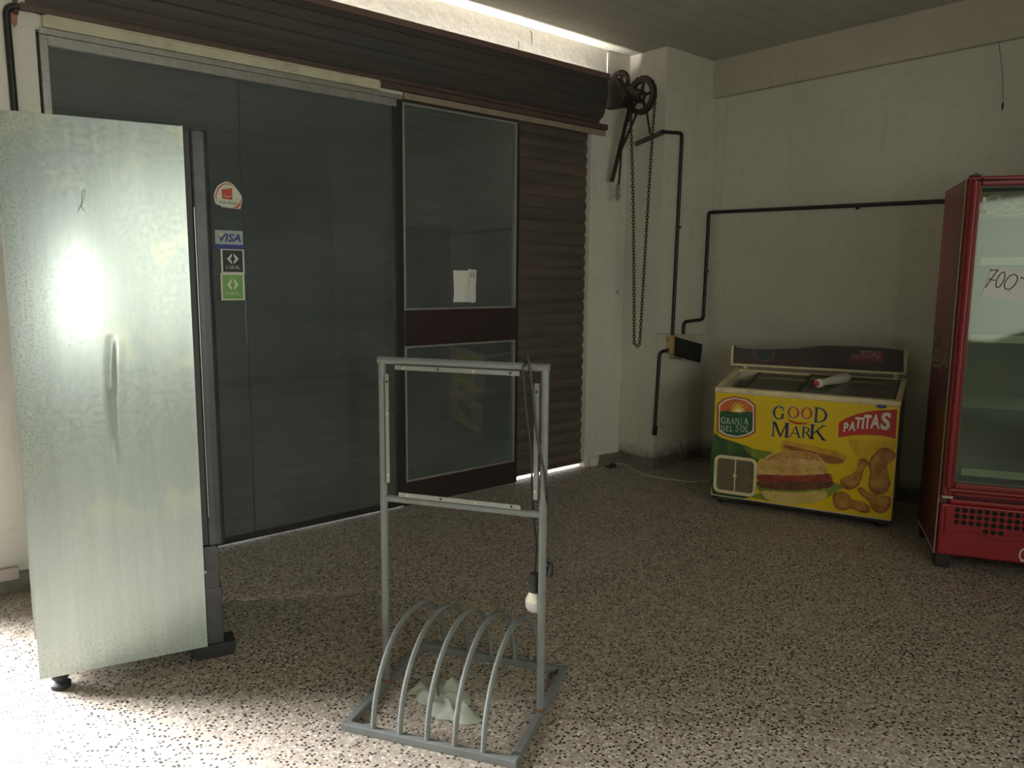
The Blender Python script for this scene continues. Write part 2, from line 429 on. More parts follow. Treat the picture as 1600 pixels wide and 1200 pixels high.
def _arc(cx, cy, rx, ry, tx, ty, a0, a1, n=18):
    """band of an ellipse, thickness tx at the sides and ty at the top"""
    out = []
    for i in range(n):
        p = []
        for a in (a0+(a1-a0)*i/n, a0+(a1-a0)*(i+1)/n):
            a = math.radians(a); p.append(((cx+rx*math.cos(a), cy+ry*math.sin(a)), (cx+(rx-tx)*math.cos(a), cy+(ry-ty)*math.sin(a))))
        out.append([p[0][0], p[1][0], p[1][1], p[0][1]])
    return out
def _stem(x, w_=.16, y0=0, y1=1, s=.07, b=True, t=True):
    o = [_rect(x, x+w_, y0, y1)]
    if b: o.append([(x-s, y0), (x+w_+s, y0), (x+w_+s, y0+.035), (x+w_, y0+.07), (x, y0+.07), (x-s, y0+.035)])
    if t: o.append([(x-s, y1), (x+w_+s, y1), (x+w_+s, y1-.035), (x+w_, y1-.07), (x, y1-.07), (x-s, y1-.035)])
    return o
SERIF = {
 'O': _arc(.5, .5, .5, .5, .17, .07, 0, 360, 32),
 'G': _arc(.5, .5, .5, .5, .17, .07, 48, 318, 26) + _stem(.74, .15, .08, .45, .07, False, True) + [_rect(.80, .86, .62, .92)],
 'D': _stem(.07) + _arc(.3, .5, .68, .5, .17, .06, -90, 90, 20) + [_rect(.1, .32, 0, .06), _rect(.1, .32, .94, 1)],
 'M': _stem(.05, .07) + _stem(.78, .15) + [[(.05, 1), (.22, 1), (.53, .12), (.46, .0)], [(.46, 0), (.53, 0), (.86, 1), (.78, 1)]],
 'A': [[(.0, 0), (.08, 0), (.52, .98), (.46, 1)], [(.42, 1), (.58, 1), (.97, 0), (.79, 0)], _rect(.24, .72, .32, .39), _rect(-.05, .18, 0, .045), _rect(.70, 1.04, 0, .045)],
 'R': _stem(.07) + _arc(.38, .74, .38, .26, .15, .06, -90, 90, 14) + [_rect(.1, .4, .94, 1), _rect(.1, .45, .48, .54), [(.36, .5), (.52, .52), (.98, 0), (.78, 0)], _rect(.76, 1.04, 0, .04)],
 'K': _stem(.07) + [[(.2, .42), (.27, .38), (.86, 1), (.76, 1)], [(.36, .55), (.50, .63), (.98, 0), (.78, 0)], _rect(.66, .96, .955, 1), _rect(.74, 1.04, 0, .045)],
 'N': _stem(.05, .07) + _stem(.86, .07, 0, 1, .07, False, True) + [[(.02, 1), (.2, 1), (.93, 0), (.84, 0)]],
 'J': _stem(.5, .16, .0, 1, .12, False, True) + _arc(.35, .02, .31, .24, .14, .06, -170, 0, 12),
 'E': _stem(.07) + [_rect(.1, .75, .91, 1), _rect(.1, .62, .46, .54), _rect(.1, .82, 0, .09), _rect(.69, .75, .78, 1), _rect(.76, .82, 0, .22)],
 'L': _stem(.07) + [_rect(.1, .80, 0, .10), _rect(.70, .80, 0, .28)],
 'S': _arc(.45, .73, .36, .27, .13, .06, 30, 255, 16) + _arc(.45, .27, .38, .27, .13, .06, -150, 75, 16) + [_rect(.78, .84, .72, .96), _rect(.05, .11, .05, .30), [(.20, .62), (.32, .50), (.68, .38), (.58, .52)]],
 'C': _arc(.5, .5, .5, .5, .17, .07, 45, 315, 26) + [_rect(.80, .86, .62, .92)],
 'B': _stem(.07) + _arc(.38, .75, .34, .25, .15, .06, -90, 90, 12) + _arc(.40, .26, .42, .27, .16, .06, -90, 90, 12) + [_rect(.1, .4, .94, 1), _rect(.1, .4, .48, .54), _rect(.1, .42, 0, .05)],
}
class Decal:
    """flat print laid on a vertical plane of an object (local x = along, z = up, y = -offset)"""
    def __init__(s, frame): s.f = frame; s.m = MB()
    def poly(s, pts, off=.001):
        s.m.b.faces.new([s.m.b.verts.new(s.f(u, v, off)) for u, v in pts]); return s
    def polys(s, ps, off=.001):
        for p in ps: s.poly(p, off)
        return s
    def glyph(s, ch, u0, u1, v0, v1, off=.001):
        for p in SERIF[ch]: s.poly([(u0+a*(u1-u0), v0+b*(v1-v0)) for a, b in p], off)
        return s
    def sans(s, txt, u0, u1, v0, v1, off=.001, bold=0., shear=0., tilt=0.):
        V, Fc = text_polys(txt, bold, shear)
        vs_ = [s.m.b.verts.new(s.f(u0+a*(u1-u0), v0+b*(v1-v0)+tilt*(a-.5), off)) for a, b in V]
        for f_ in Fc:
            try: s.m.b.faces.new([vs_[i] for i in f_])
            except ValueError: pass
        return s
    def stroke(s, pts, w_, off=.001):
        """pen stroke along 2-D points; w_ a width or list"""
        n = len(pts); L = []; R_ = []
        for i, (x, y) in enumerate(pts):
            ax, ay = pts[max(0, i-1)]; bx, by = pts[min(n-1, i+1)]
            dx, dy = bx-ax, by-ay; q = math.hypot(dx, dy) or 1; ww = (w_[i] if isinstance(w_, list) else w_)/2
            L.append((x-dy/q*ww, y+dx/q*ww)); R_.append((x+dy/q*ww, y-dx/q*ww))
        for i in range(n-1): s.poly([L[i], L[i+1], R_[i+1], R_[i]], off)
        return s
    def build(s, name, m, parent=None): return s.m.build(name, m, parent)
def ell(cx, cy, rx, ry, n=28, a0=0, a1=360):
    return [(cx+rx*math.cos(math.radians(a0+(a1-a0)*i/n)), cy+ry*math.sin(math.radians(a0+(a1-a0)*i/n))) for i in range(n)]
def smooth2(pts, k=5):
    """closed Catmull-Rom through 2-D points"""
    out = []; n = len(pts)
    for i in range(n):
        p0, p1, p2, p3 = (pts[(i+j) % n] for j in (-1, 0, 1, 2))
        for t in [q/k for q in range(k)]:
            out.append(tuple(.5*((2*p1[d])+(-p0[d]+p2[d])*t+(2*p0[d]-5*p1[d]+4*p2[d]-p3[d])*t*t+(-p0[d]+3*p1[d]-3*p2[d]+p3[d])*t**3) for d in (0, 1)))
    return out
def smooth_open(pts, k=6):
    pts = [Vector(p) for p in pts]; out = []
    P = [pts[0]*2-pts[1]]+pts+[pts[-1]*2-pts[-2]]
    for i in range(1, len(P)-2):
        for q in range(k):
            t = q/k; out.append(.5*((2*P[i])+(P[i+1]-P[i-1])*t+(2*P[i-1]-5*P[i]+4*P[i+1]-P[i+2])*t*t+(3*P[i]-P[i-1]-3*P[i+1]+P[i+2])*t**3))
    out.append(pts[-1]); return out

# ================================================================== SETTING
X0, Y0 = -1.5, -2.0
ZO = 2.652; XL, XR = 0.769, 4.478          # shop opening
struct(MB().box(X0-.2, WX+.2, Y0-.2, FY+.30, -.12, 0).build('floor', M_FLOOR))
struct(MB().box(X0-.2, WX+.2, Y0-.2, FY+.30, CZ, CZ+.15).build('ceiling', M_CEIL))
struct(MB().box(WX, WX+.2, Y0-.2, FY+.30, 0, CZ).build('wall_right', M_WALL))
struct(MB().box(X0-.2, X0, Y0-.2, FY+.30, 0, CZ).build('wall_left', M_DIM))
# back wall with the window the light comes from
m = MB()
m.box(X0, -1.25, Y0-.15, Y0, 0, CZ).box(-.35, WX, Y0-.15, Y0, 0, CZ).box(-1.25, -.35, Y0-.15, Y0, 0, .5).box(-1.25, -.35, Y0-.15, Y0, 2.2, CZ)
struct(m.build('wall_back', M_DIM))
# street front: doorway far left, wall strip, shop opening, wall strip up to the pillar, head with a slot behind the roll
m = MB()
m.box(X0, -1.05, FY, FY+.25, 0, CZ).box(-1.05, -.06, FY, FY+.25, 2.2, CZ).box(-.06, XL-.012, FY, FY+.25, 0, CZ)
m.box(XR+.012, WX, FY, FY+.25, 0, CZ).box(XL-.012, XR+.012, FY, FY+.25, ZO+.02, CZ)
struct(m.build('wall_front', M_HEAD))
struct(MB().box(4.911, WX, 3.915, FY, 0, CZ).build('wall_corner', M_PILLAR))
# beam over the right wall, bowed a little at its foot
bz = 3.022
m = MB(); n_ = 24; ys = [Y0+(3.915-Y0)*i/n_ for i in range(n_+1)]
for a, b in zip(ys, ys[1:]):
    m.box(WX-.05, WX, a, b, bz, CZ)
bmesh.ops.remove_doubles(m.b, verts=m.b.verts, dist=1e-4)
struct(m.build('trim_1', M_BEAM))
# outside: pavement and kerb seen through the gap under the shutter
struct(MB().box(-3, 8, FY+.30, FY+6, -.14, -.02).build('ground_outside', M_PAVE))
# baseboards (broken grey terrazzo skirting)
def skirt(name, p, q, h, t, nrm, seed):
    rnd = random.Random(seed); p, q = Vector(p), Vector(q); nrm = Vector(nrm); n = max(2, int((q-p).length/.07)); m = MB()
    prof = []
    for i in range(n+1):
        a = p.lerp(q, i/n); hh = h*(1+rnd.uniform(-.10, .06)); prof.append([a, a+Vector((0, 0, hh)), a+nrm*t+Vector((0, 0, hh-.008)), a+nrm*t])
    R = [[m.b.verts.new(v) for v in pr] for pr in prof]
    for A, B in zip(R, R[1:]):
        for k in range(4): m.b.faces.new((A[k], A[(k+1) % 4], B[(k+1) % 4], B[k]))
    m.b.faces.new(R[0]); m.b.faces.new(R[-1])
    return struct(m.build(name, M_WARMWOOD))
skirt('baseboard_front', (4.62, FY, 0), (4.90, FY, 0), .075, .012, (0, -1, 0), 1)
skirt('baseboard_pillar', (4.911, FY-.012, 0), (4.911, 3.90, 0), .085, .012, (-1, 0, 0), 2)
skirt('baseboard_corner', (4.899, 3.915, 0), (WX-.012, 3.915, 0), .085, .012, (0, -1, 0), 3)
skirt('baseboard_right', (WX, 3.90, 0), (WX, Y0, 0), .085, .012, (-1, 0, 0), 4)
skirt('baseboard_left', (-.05, FY, 0), (.755, FY, 0), .10, .012, (0, -1, 0), 5)

def crack(name, pts, w_=.004):
    g = MB(); n = len(pts)
    for (a, b) in zip(pts, pts[1:]):
        p, q = on(*a, 1, FY-.0015), on(*b, 1, FY-.0015); d = (q-p).normalized(); sd = Vector((0, 1, 0)).cross(d)*w_/2
        g.b.faces.new([g.b.verts.new(v) for v in (p+sd, q+sd, q-sd, p-sd)])
    o = g.build(name, M_HOLE); o['kind'] = 'structure'; return o
crack('trim_8', [(828, 48), (831, 52), (831, 70)], .006)
crack('trim_9', [(810, 64), (811, 76)], .005)
struct(MB().box(4.645, 4.69, FY-.010, FY, 3.09, CZ-.02).build('trim_10', M_HEAD, bevel=.003))

# ---------------------------------------------------------------- shop window, left of the door
DX0, DX1 = 2.752, 3.715
win = struct(thing('window_1', 'wide dusty hazed fixed shop window left of the glazed door', 'window', (XL, FY, 0)))
del win['category']
ww = 2.69-XL
m = MB().box(0, .034, -.012, .03, .0, ZO).build('side_frame', M_ALU, win, .002)
m = MB().box(.034, ww+.02, -.012, .03, ZO-.045, ZO).build('head_frame', M_ALU, win, .002)
MB().box(.034, ww, 0.0, .03, .009, .045).build('sill_frame', M_ALUDK, win, .002)
MB().box(.034, 1.706-XL-.0015, .008, .014, .045, ZO-.045).build('pane', M_SHOPGLASS, win)
MB().box(1.706-XL+.0015, ww, .008, .014, .045, ZO-.045).build('pane', M_SHOPGLASS, win)
MB().box(1.706-XL-.0012, 1.706-XL+.0012, .004, .018, .045, ZO-.045).build('pane_joint', M_ALUDK, win)
MB().box(ww, DX0-XL-.004, -.005, .03, .012, ZO-.0).build('mullion', M_ALUDK, win, .002)

# glazed door
door = struct(thing('door_1', 'dark glazed shop door with a solid middle rail and base panel', 'door', (DX0, FY, 0)))
del door['category']
dw = DX1-DX0; fr = .018
def frame4(z0, z1, name, mt, w_=fr, y0=-.014, y1=.02, xx0=0, xx1=None):
    xx1 = dw if xx1 is None else xx1
    m = MB(); m.box(xx0, xx0+w_, y0, y1, z0, z1).box(xx1-w_, xx1, y0, y1, z0, z1).box(xx0+w_, xx1-w_, y0, y1, z1-w_, z1).box(xx0+w_, xx1-w_, y0, y1, z0, z0+w_)
    return m.build(name, mt, door, .0015)
frame4(1.329, ZO-.01, 'upper_frame', M_ALU, .014)
frame4(.17, 1.093, 'lower_frame', M_ALU, .014)
MB().box(.014, dw-.014, .0, .006, 1.343, ZO-.024).build('pane', M_SHOPGLASS, door)
MB().box(.014, dw-.014, .0, .006, .184, 1.079).build('pane', M_SHOPGLASS, door)
MB().box(0, dw, -.012, .02, 1.094, 1.328).build('middle_rail', M_MAROON, door, .003)
MB().box(0, dw, -.012, .02, .004, .169).build('base_panel', M_MAROON, door, .003)
MB().box(-.012, -.001, -.008, .025, .004, ZO-.012).build('hinge_stile', M_ALUDK, door)
MB().box(dw+.001, dw+.03, -.008, .03, .004, ZO-.012).build('lock_stile', M_ALUDK, door, .002)

# lintel boards between the window head and the roll
t = struct(MB().box(.785, 2.585, FY-.03, FY-.001, 2.685, 2.735).build('trim_2', M_CREAMBAND, bevel=.003))
struct(MB().box(2.587, 4.64, FY-.035, FY-.001, 2.703, 2.745).build('trim_3', M_BROWN, bevel=.003))
struct(MB().box(2.76, 4.63, FY-.022, FY-.001, 2.66, 2.70).build('trim_4', simple('tan_board', (.30, .25, .18), .7, dirt=(.16, .11, .08)), bevel=.003))
struct(MB().box(.77, 2.75, FY-.014, FY-.001, 2.654, 2.683).build('trim_5', M_ALU, bevel=.002))
struct(MB().box(.80, 2.46, FY-.045, FY-.031, 2.729, 2.741).build('trim_6', M_CREAMBAND, bevel=.002))

# ---------------------------------------------------------------- roller shutter
sh = thing('roller_shutter', 'closed brown metal roller shutter behind the shop glass, with its roll above', 'shutter', (XL, FY, 0))
p_ = .088; m = MB(); prof = []
z = .050
while z < ZO+.06:
    for k in range(7):
        a = k/6; prof.append((.048 - .010*math.sin(PI*a), z+p_*.86*a))
    prof.append((.056, z+p_*.87)); prof.append((.056, z+p_*.98))
    z += p_
L = [[m.b.verts.new((x, y, zz)) for y, zz in prof] for x in (-.05, XR-XL+.05)]
for i in range(len(prof)-1): m.b.faces.new((L[0][i], L[0][i+1], L[1][i+1], L[1][i]))
L2 = [[m.b.verts.new((x, .062, zz)) for y, zz in (prof[0], prof[-1])] for x in (-.05, XR-XL+.05)]
m.b.faces.new((L2[0][0], L2[0][1], L2[1][1], L2[1][0]))
m.b.faces.new((L[0][0], L[1][0], L2[1][0], L2[0][0])); m.b.faces.new((L[0][-1], L[1][-1], L2[1][1], L2[0][1]))
m.build('curtain', M_SLAT, sh, smooth=True)
MB().box(-.04, XR-XL+.04, .034, .066, .030, .062).build('bottom_bar', M_BROWN, sh, .003)
# roll: slatted outer turns of the rolled curtain
m = MB(); prof = []
pts = [(-.055, 2.745), (-.105, 2.775), (-.135, 2.84), (-.150, 2.92), (-.150, 3.00), (-.135, 3.06)]
sub = []
for (a, b) in zip(pts, pts[1:]):
    for q in range(6): sub.append((a[0]+(b[0]-a[0])*q/6, a[1]+(b[1]-a[1])*q/6))
for i, (y, zz) in enumerate(sub): prof.append((y-.008*((i%5)/4), zz))
prof.append(pts[-1]); prof += [(-.07, 3.055), (-.055, 2.95), (-.05, 2.80)]
xs0, xs1 = .715-XL, 4.50-XL
A = [m.b.verts.new((xs0, y, zz)) for y, zz in prof]; B = [m.b.verts.new((xs1, y, zz)) for y, zz in prof]
for i in range(len(prof)):
    j = (i+1) % len(prof); m.b.faces.new((A[i], A[j], B[j], B[i]))
m.b.faces.new(A); m.b.faces.new(B)
m.build('roll', M_ROLL, sh)
MB().box(xs0+.55, xs1+.02, -.158, -.135, 3.045, 3.085).build('roll_top_strip', M_ROLLTOP, sh, .002)
MB().box(xs0-.02, xs1, -.075, -.045, 2.735, 2.760).build('roll_bottom_strip', M_BROWN, sh, .002)

# chain drive at the right end of the roll
dr = thing('chain_drive', 'rusty iron gear and spoked chain wheel at the right end of the roll', 'pulley', (4.62, FY, 2.93))
def wheel(m, o, r, rim, w_, spokes, hub):
    m.ring(r-rim, r, w_, o, (1, 0, 0))
    m.lathe([(hub, -w_*.7), (hub, w_*.7)], o, (1, 0, 0), 20)
    for k in range(spokes):
        a = 2*PI*k/spokes+.5; d = Vector((0, math.cos(a), math.sin(a)))
        m.tube([Vector(o)+d*hub*.8, Vector(o)+d*(r-rim*.6)], r*.095, 6)
    return m
c1 = on(968, 132, 0, 4.70)-Vector((4.62, FY, 2.93)); c2 = on(1002, 150, 0, 4.72)-Vector((4.62, FY, 2.93))
g = MB(); r1 = .105
n = 40; ring = []
poly = []
for k in range(n*2):
    a = PI*k/n; r_ = r1*(1.0 if k % 2 else .93); poly.append((r_*math.cos(a), r_*math.sin(a)))
holes = []
# gear disc built as annular bands so that its round holes stay open
wheel(g, c1, r1*.93, r1*.26, .016, 0, r1*.30)
for k in range(4):
    a = PI/2*k+.35; d = Vector((0, math.cos(a), math.sin(a))); q = Vector((0, -math.sin(a), math.cos(a)))
    P1 = c1+d*r1*.25; P2 = c1+d*r1*.75
    g.b.faces.new([g.b.verts.new(v) for v in (P1+q*.02, P2+q*.022, P2-q*.022, P1-q*.02)])
for k in range(n):
    a = 2*PI*k/n; d = Vector((0, math.cos(a), math.sin(a)))
    mt = Matrix.Translation(c1+d*r1*.97) @ Matrix.Rotation(a, 4, 'X')
    g.box(-.007, .007, -.006, .006, -.0028, .0028, mt)
g.build('gear_wheel', M_IRON, dr)
g = MB(); wheel(g, c2, .133, .030, .030, 5, .030)
g.ring(.100, .137, .006, c2+Vector((.017, 0, 0)), (1, 0, 0)).ring(.100, .137, .006, c2-Vector((.017, 0, 0)), (1, 0, 0))
g.build('chain_wheel', M_IRON, dr, smooth=True)
# arm that carries the wheels and drops below the roll
def px(x, y, X): return on(x, y, 0, X)-Vector((4.62, FY, 2.93))
g = MB(); g.tube([px(955, 140, 4.64), px(1003, 151, 4.70)], .050, 10); g.tube([px(1003, 151, 4.66), px(1003, 151, 4.76)], .014, 10)
g.build('axle_arm', M_IRON, dr, smooth=True)
g = MB(); P = [px(936, 124, 4.56), px(962, 120, 4.56), px(978, 148, 4.56), px(968, 166, 4.56), px(944, 170, 4.56), px(932, 158, 4.56)]
fa = [g.b.verts.new(v) for v in P]; fb = [g.b.verts.new(v+Vector((.08, 0, 0))) for v in P]
g.b.faces.new(fa); g.b.faces.new(fb)
for i in range(6): g.b.faces.new((fa[i], fa[(i+1) % 6], fb[(i+1) % 6], fb[i]))
g.build('end_bracket', M_IRON, dr, .004)
def strap(a, b, X1, X2, w_, name='strap', mt=M_IRON):
    A = px(*a, X1); B_ = px(*b, X2); d = (B_-A).normalized(); s = Vector((.35, -.9, 0)).cross(d).normalized(); t = s.cross(d).normalized()*.004
    g = MB(); P = [A+s*w_, B_+s*w_, B_-s*w_, A-s*w_]; f1 = [g.b.verts.new(v-t) for v in P]; f2 = [g.b.verts.new(v+t) for v in P]
    g.b.faces.new(f1); g.b.faces.new(f2)
    for i in range(4): g.b.faces.new((f1[i], f1[(i+1) % 4], f2[(i+1) % 4], f2[i]))
    return g.build(name, mt, dr)
strap((986, 160), (956, 284), 4.70, 4.66, .034)
strap((997, 172), (968, 240), 4.72, 4.68, .019)
strap((972, 218), (967, 288), 4.66, 4.66, .014)
strap((1010, 172), (1016, 210), 4.72, 4.78, .015)
g = MB(); g.tube(smooth_open([px(985, 150, 4.71), px(976, 158, 4.70), px(985, 175, 4.70), px(984, 190, 4.70)]), .016, 8); g.build('lever', M_IRON, dr, smooth=True)
# angle iron set into the pillar
ai = MB(); a_, b_ = on(992, 223, 0, 4.73), on(1034, 205, 1, 3.92); d_ = (b_-a_).normalized(); b_ = b_+d_*.02
s_ = Vector((0, 0, 1)).cross(d_).normalized()
for q0, q1, h0, h1 in ((-.022, .022, .0, .005), (-.022, -.017, -.035, .0)):
    P = [(a_+s_*q0, a_+s_*q1), (b_+s_*q0, b_+s_*q1)]
    vv = [v+Vector((0, 0, h)) for h in (h0, h1) for pr in P for v in pr]
    V = [ai.b.verts.new(v) for v in vv]
    for f_ in ((0, 1, 3, 2), (4, 5, 7, 6), (0, 1, 5, 4), (2, 3, 7, 6), (0, 2, 6, 4), (1, 3, 7, 5)): ai.b.faces.new([V[i] for i in f_])
tag(ai.build('angle_bracket', M_IRON), 'short rusty angle iron sticking out of the pillar edge below the chain wheel', 'bracket')

# chain loop
def chain_path():
    X = 4.72; R_ = .139
    c = c2+Vector((4.62, FY, 2.93)); pts = []
    # over the wheel
    lo = on(995, 541, 0, X)
    left = c+Vector((0, R_, 0)); right = c+Vector((0, -R_, 0))
    N = 40
    for k in range(N+1):      # right side of the loop going down
        t = k/N; z = right.z+(lo.z+.05-right.z)*t
        pts.append(Vector((X, right.y+(lo.y-.030-right.y)*(t**.8), z)))
    for k in range(1, 8):
        a = PI*k/8; pts.append(Vector((X, lo.y-.030*math.cos(a), lo.z+.05-.05*math.sin(a))))
    for k in range(N+1):
        t = 1-k/N; z = left.z+(lo.z+.05-left.z)*t
        pts.append(Vector((X, left.y+(lo.y+.030-left.y)*(t**.55), z)))
    for k in range(1, 16):
        a = PI*k/16; pts.append(c+Vector((X-c.x, R_*math.cos(a), R_*math.sin(a))))
    return pts
pts = chain_path(); pts.append(pts[0])
# resample
step = .0235; out = [pts[0]]; acc = 0
for a, b in zip(pts, pts[1:]):
    d = (b-a).length; s = 0
    while acc+d-s >= step:
        s += step-acc; out.append(a.lerp(b, s/d)); acc = 0
    acc += d-s
m = MB()
for i, p in enumerate(out[:-1]):
    t = (out[i+1]-p).normalized(); side = Vector((1, 0, 0)) if i % 2 else Vector((1, 0, 0)).cross(t).normalized()
    if i % 4 >= 2 and False: pass
    side = (Vector((1, 0, 0)).cross(t)*math.cos(i*PI/2+.6)+Vector((1, 0, 0))*math.sin(i*PI/2+.6)).normalized()
    lk = []
    for k in range(12):
        a = 2*PI*k/12; lk.append(p+t*(math.cos(a)*.0180)+side*(math.sin(a)*.0100))
    m.tube(lk, .0036, 5, True)
tag(m.build('hanging_chain', M_CHAIN, smooth=True), 'long looped hand chain hanging from the spoked wheel beside the pillar', 'chain')
# rag tied to the strap
m = MB(); a_ = on(966, 284, 0, 4.66); m.lathe([(.006, 0), (.012, -.02), (.020, -.05), (.014, -.08), (.022, -.11), (.004, -.15)], a_, (0, 0, 1), 10)
tag(m.build('rag', M_RAG, smooth=True), 'small greyish rag tuft hanging from the end of the iron strap', 'rag')

# ---------------------------------------------------------------- conduits and boxes
def conduit(name, pts, label, r=.0145, rad=.04, clips=()):
    pts = fillet(pts, rad); o = MB().tube(pts, r, 10).build(name, M_CONDUIT, smooth=True)
    for q, ax in clips:
        MB().lathe([(r, -.009), (r*1.35, -.008), (r*1.35, .008), (r, .009)], q, ax, 12).build('clip', M_IRON, o)
    return tag(o, label, 'conduit')
PY_ = 3.915-.0165
conduit('conduit', [on(1034, 206, 1, PY_), on(1066, 208, 1, PY_), on(1051, 524, 1, PY_)], 'black conduit running from the angle iron down the pillar to the box', clips=[(on(1061, 355, 1, PY_), (0, 0, 1))])
xw = WX-.0165
p1 = on(1068, 522, 1, PY_); p2 = on(1069, 503, 1, PY_); p3 = on(1110, 498, 1, PY_)
conduit('conduit', [p1, Vector((p1.x, PY_, p2.z)), Vector((xw-.05, PY_, p2.z+.012)), Vector((xw-.035, PY_, 2.10)), Vector((xw, PY_+.0, 2.105)), Vector((xw, 3.6, 2.10)), Vector((xw, 1.0, 2.055))], 'black conduit climbing from the box and running along the right wall', clips=[(Vector((xw, on(1340, 322, 0, xw).y, on(1340, 323, 0, xw).z)), (0, 1, 0)), (Vector((xw-.036, PY_, 1.62)), (0, 0, 1))])
p1 = on(1046, 547, 1, PY_-.0); p2 = on(1031, 550, 1, PY_); p3 = on(1023, 668, 1, PY_)
conduit('conduit', [p1, p2, p3], 'short black conduit dropping from the box to the wall socket')
conduit('conduit', [on(24, 185, 1, FY-.014), on(17, 12, 1, FY-.014)+Vector((-.02, 0, .01)), on(52, 14, 1, FY-.014), on(70, 20, 1, FY-.014)], 'black conduit on the white wall above the steel cabinet, bent towards the roll', r=.016, rad=.05)
tag(MB().tube([on(25, 22, 1, FY-.012), on(25, 0, 1, FY-.012)+Vector((0, 0, .5))], .011, 8).build('pipe', M_BROWN, smooth=True), 'thin dark pipe rising above the bend of the left conduit', 'pipe')

jb = thing('junction_box', 'open electrical box with a cream side and hanging black cover on the pillar', 'junction box', on(1045, 562, 1, 3.915))
o_ = Vector(jb.location)
def jx(x, y, dy=0.): return on(x, y, 1, 3.915-dy)-o_
def slab(m, P, t):
    f1 = [m.b.verts.new(v) for v in P]; f2 = [m.b.verts.new(v+Vector(t)) for v in P]; m.b.faces.new(f1); m.b.faces.new(f2)
    n = len(P)
    for i in range(n): m.b.faces.new((f1[i], f1[(i+1) % n], f2[(i+1) % n], f2[i]))
    return m
slab(MB(), [jx(1040, 524), jx(1050, 525), jx(1050, 554), jx(1040, 552)], (0, -.05, 0)).build('side_plate', M_WOOD, jb, .002)
slab(MB(), [jx(1052, 524), jx(1056, 526), jx(1054, 556), jx(1050, 554)], (0, -.055, 0)).build('flange', M_CREAM, jb, .001)
slab(MB(), [jx(1050, 524), jx(1088, 524), jx(1088, 560), jx(1050, 556)], (0, -.004, 0)).build('back_plate', M_OLDCREAM, jb)
P = [jx(1055, 526, .06), jx(1097, 538, .11), jx(1094, 567, .12), jx(1054, 556, .065)]
slab(MB(), P, (0, -.004, 0)).build('cover', M_PANEL, jb)
for y in (532, 545): 
    q = jx(1043.5, y, .052); MB().lathe([(.007, 0), (.007, .004)], q, (0, -1, 0), 12).build('knockout', M_HOLE, jb)
MB().tube([jx(1048, 556, .01), jx(1047, 560, .03), jx(1062, 560, .03), jx(1064, 562, .01)], .004, 6).build('wire_loop', M_CONDUIT, jb)
slab(MB(), [jx(1026, 522), jx(1099, 524), jx(1099, 522.4), jx(1026, 520.5)], (0, -.012, 0)).build('ledge', simple('chipped_plaster_ledge', (.42, .38, .30), .9), jb)
so = thing('wall_socket', 'small square cream wall socket with a black side low on the pillar edge', 'socket', on(1031, 680, 1, 3.915))
o_ = Vector(so.location)
slab(MB(), [jx(1024, 665), jx(1040, 664), jx(1038, 679), jx(1023, 681)], (0, -.012, 0)).build('cover_plate', M_OLDCREAM, so, .002, loc=(0, -.022, 0))
slab(MB(), [jx(1020, 665), jx(1037, 665), jx(1036, 680), jx(1019, 680)], (0, -.020, 0)).build('back_box', M_BLACK, so, .001)
# nail hook and its mark
h = on(962, 455, 1, FY-.001)
tag(MB().tube([h, h+Vector((0, -.02, 0)), h+Vector((.006, -.024, -.012)), h+Vector((.004, -.02, -.022))], .003, 6).build('wall_hook', M_IRON), 'small rusty hook in the wall left of the pillar at mid height', 'hook')
# thin cord on the ceiling/right wall
a_ = on(1560, 12, 0, WX-.04); a_.z = min(a_.z, CZ-.001); b_ = on(1567, 160, 0, WX-.05)
m = MB().tube(smooth_open([a_, a_.lerp(b_, .3)+Vector((0, .008, 0)), a_.lerp(b_, .7)-Vector((0, .004, 0)), b_]), .0018, 5)
m.lathe([(.003, 0), (.007, -.012), (.006, -.035), (.002, -.05)], b_, (0, 0, 1), 8)
tag(m.build('hanging_string', M_GASKET), 'thin dark string hanging from the beam on the right wall', 'string')
# cords on the floor
def fl(x, y, z=.004): return on(x, y, 2, z)
m = MB().tube(smooth_open([fl(935, 733), fl(962, 724.5), fl(978, 727), fl(992, 735), fl(1012, 743), fl(1050, 749), fl(1082, 753), fl(1112, 750)]), .0035, 6)
tag(m.build('cord', M_CLOUD), 'thin pale cord lying on the floor from the shutter corner to the chest freezer', 'cord')
w1 = [on(1062, 688, 1, 3.90), on(1066, 700, 1, 3.90), on(1073, 709, 1, 3.88)]
cc = [fl(1090+12*math.cos(a), 716+6*math.sin(a), .02+.03*abs(math.sin(a*.5))) for a in [q*.7 for q in range(14)]]
m = MB().tube(smooth_open(w1+cc), .003, 6)
tag(m.build('cord', M_GREENWIRE), 'thin grey-green cord coiled on the floor at the foot of the pillar', 'cord')
m = MB(); q = fl(958, 731, 0); m.lathe([(.010, .0), (.028, .004), (.030, .022), (.018, .038), (.003, .042)], q, (0, .1, 1), 9); m.lathe([(.006, 0), (.008, .03), (.003, .05)], q+Vector((-.03, .01, .012)), (-1, .2, .1), 7)
tag(m.build('dark_lump', M_RAG if False else M_IRON), 'small dark lump of debris on the floor by the shutter corner', 'debris')
m = MB()
slab(m, [on(919, 716, 1, FY-.005), on(934, 713, 1, FY-.005), on(931, 727, 1, FY-.005), on(926, 730.5, 1, FY-.005), on(921, 728, 1, FY-.005)], (0, -.02, 0))
tag(m.build('plaster_flake', M_HEAD, bevel=.004), 'loose white plaster piece leaning at the foot of the wall beside the shutter', 'plaster')
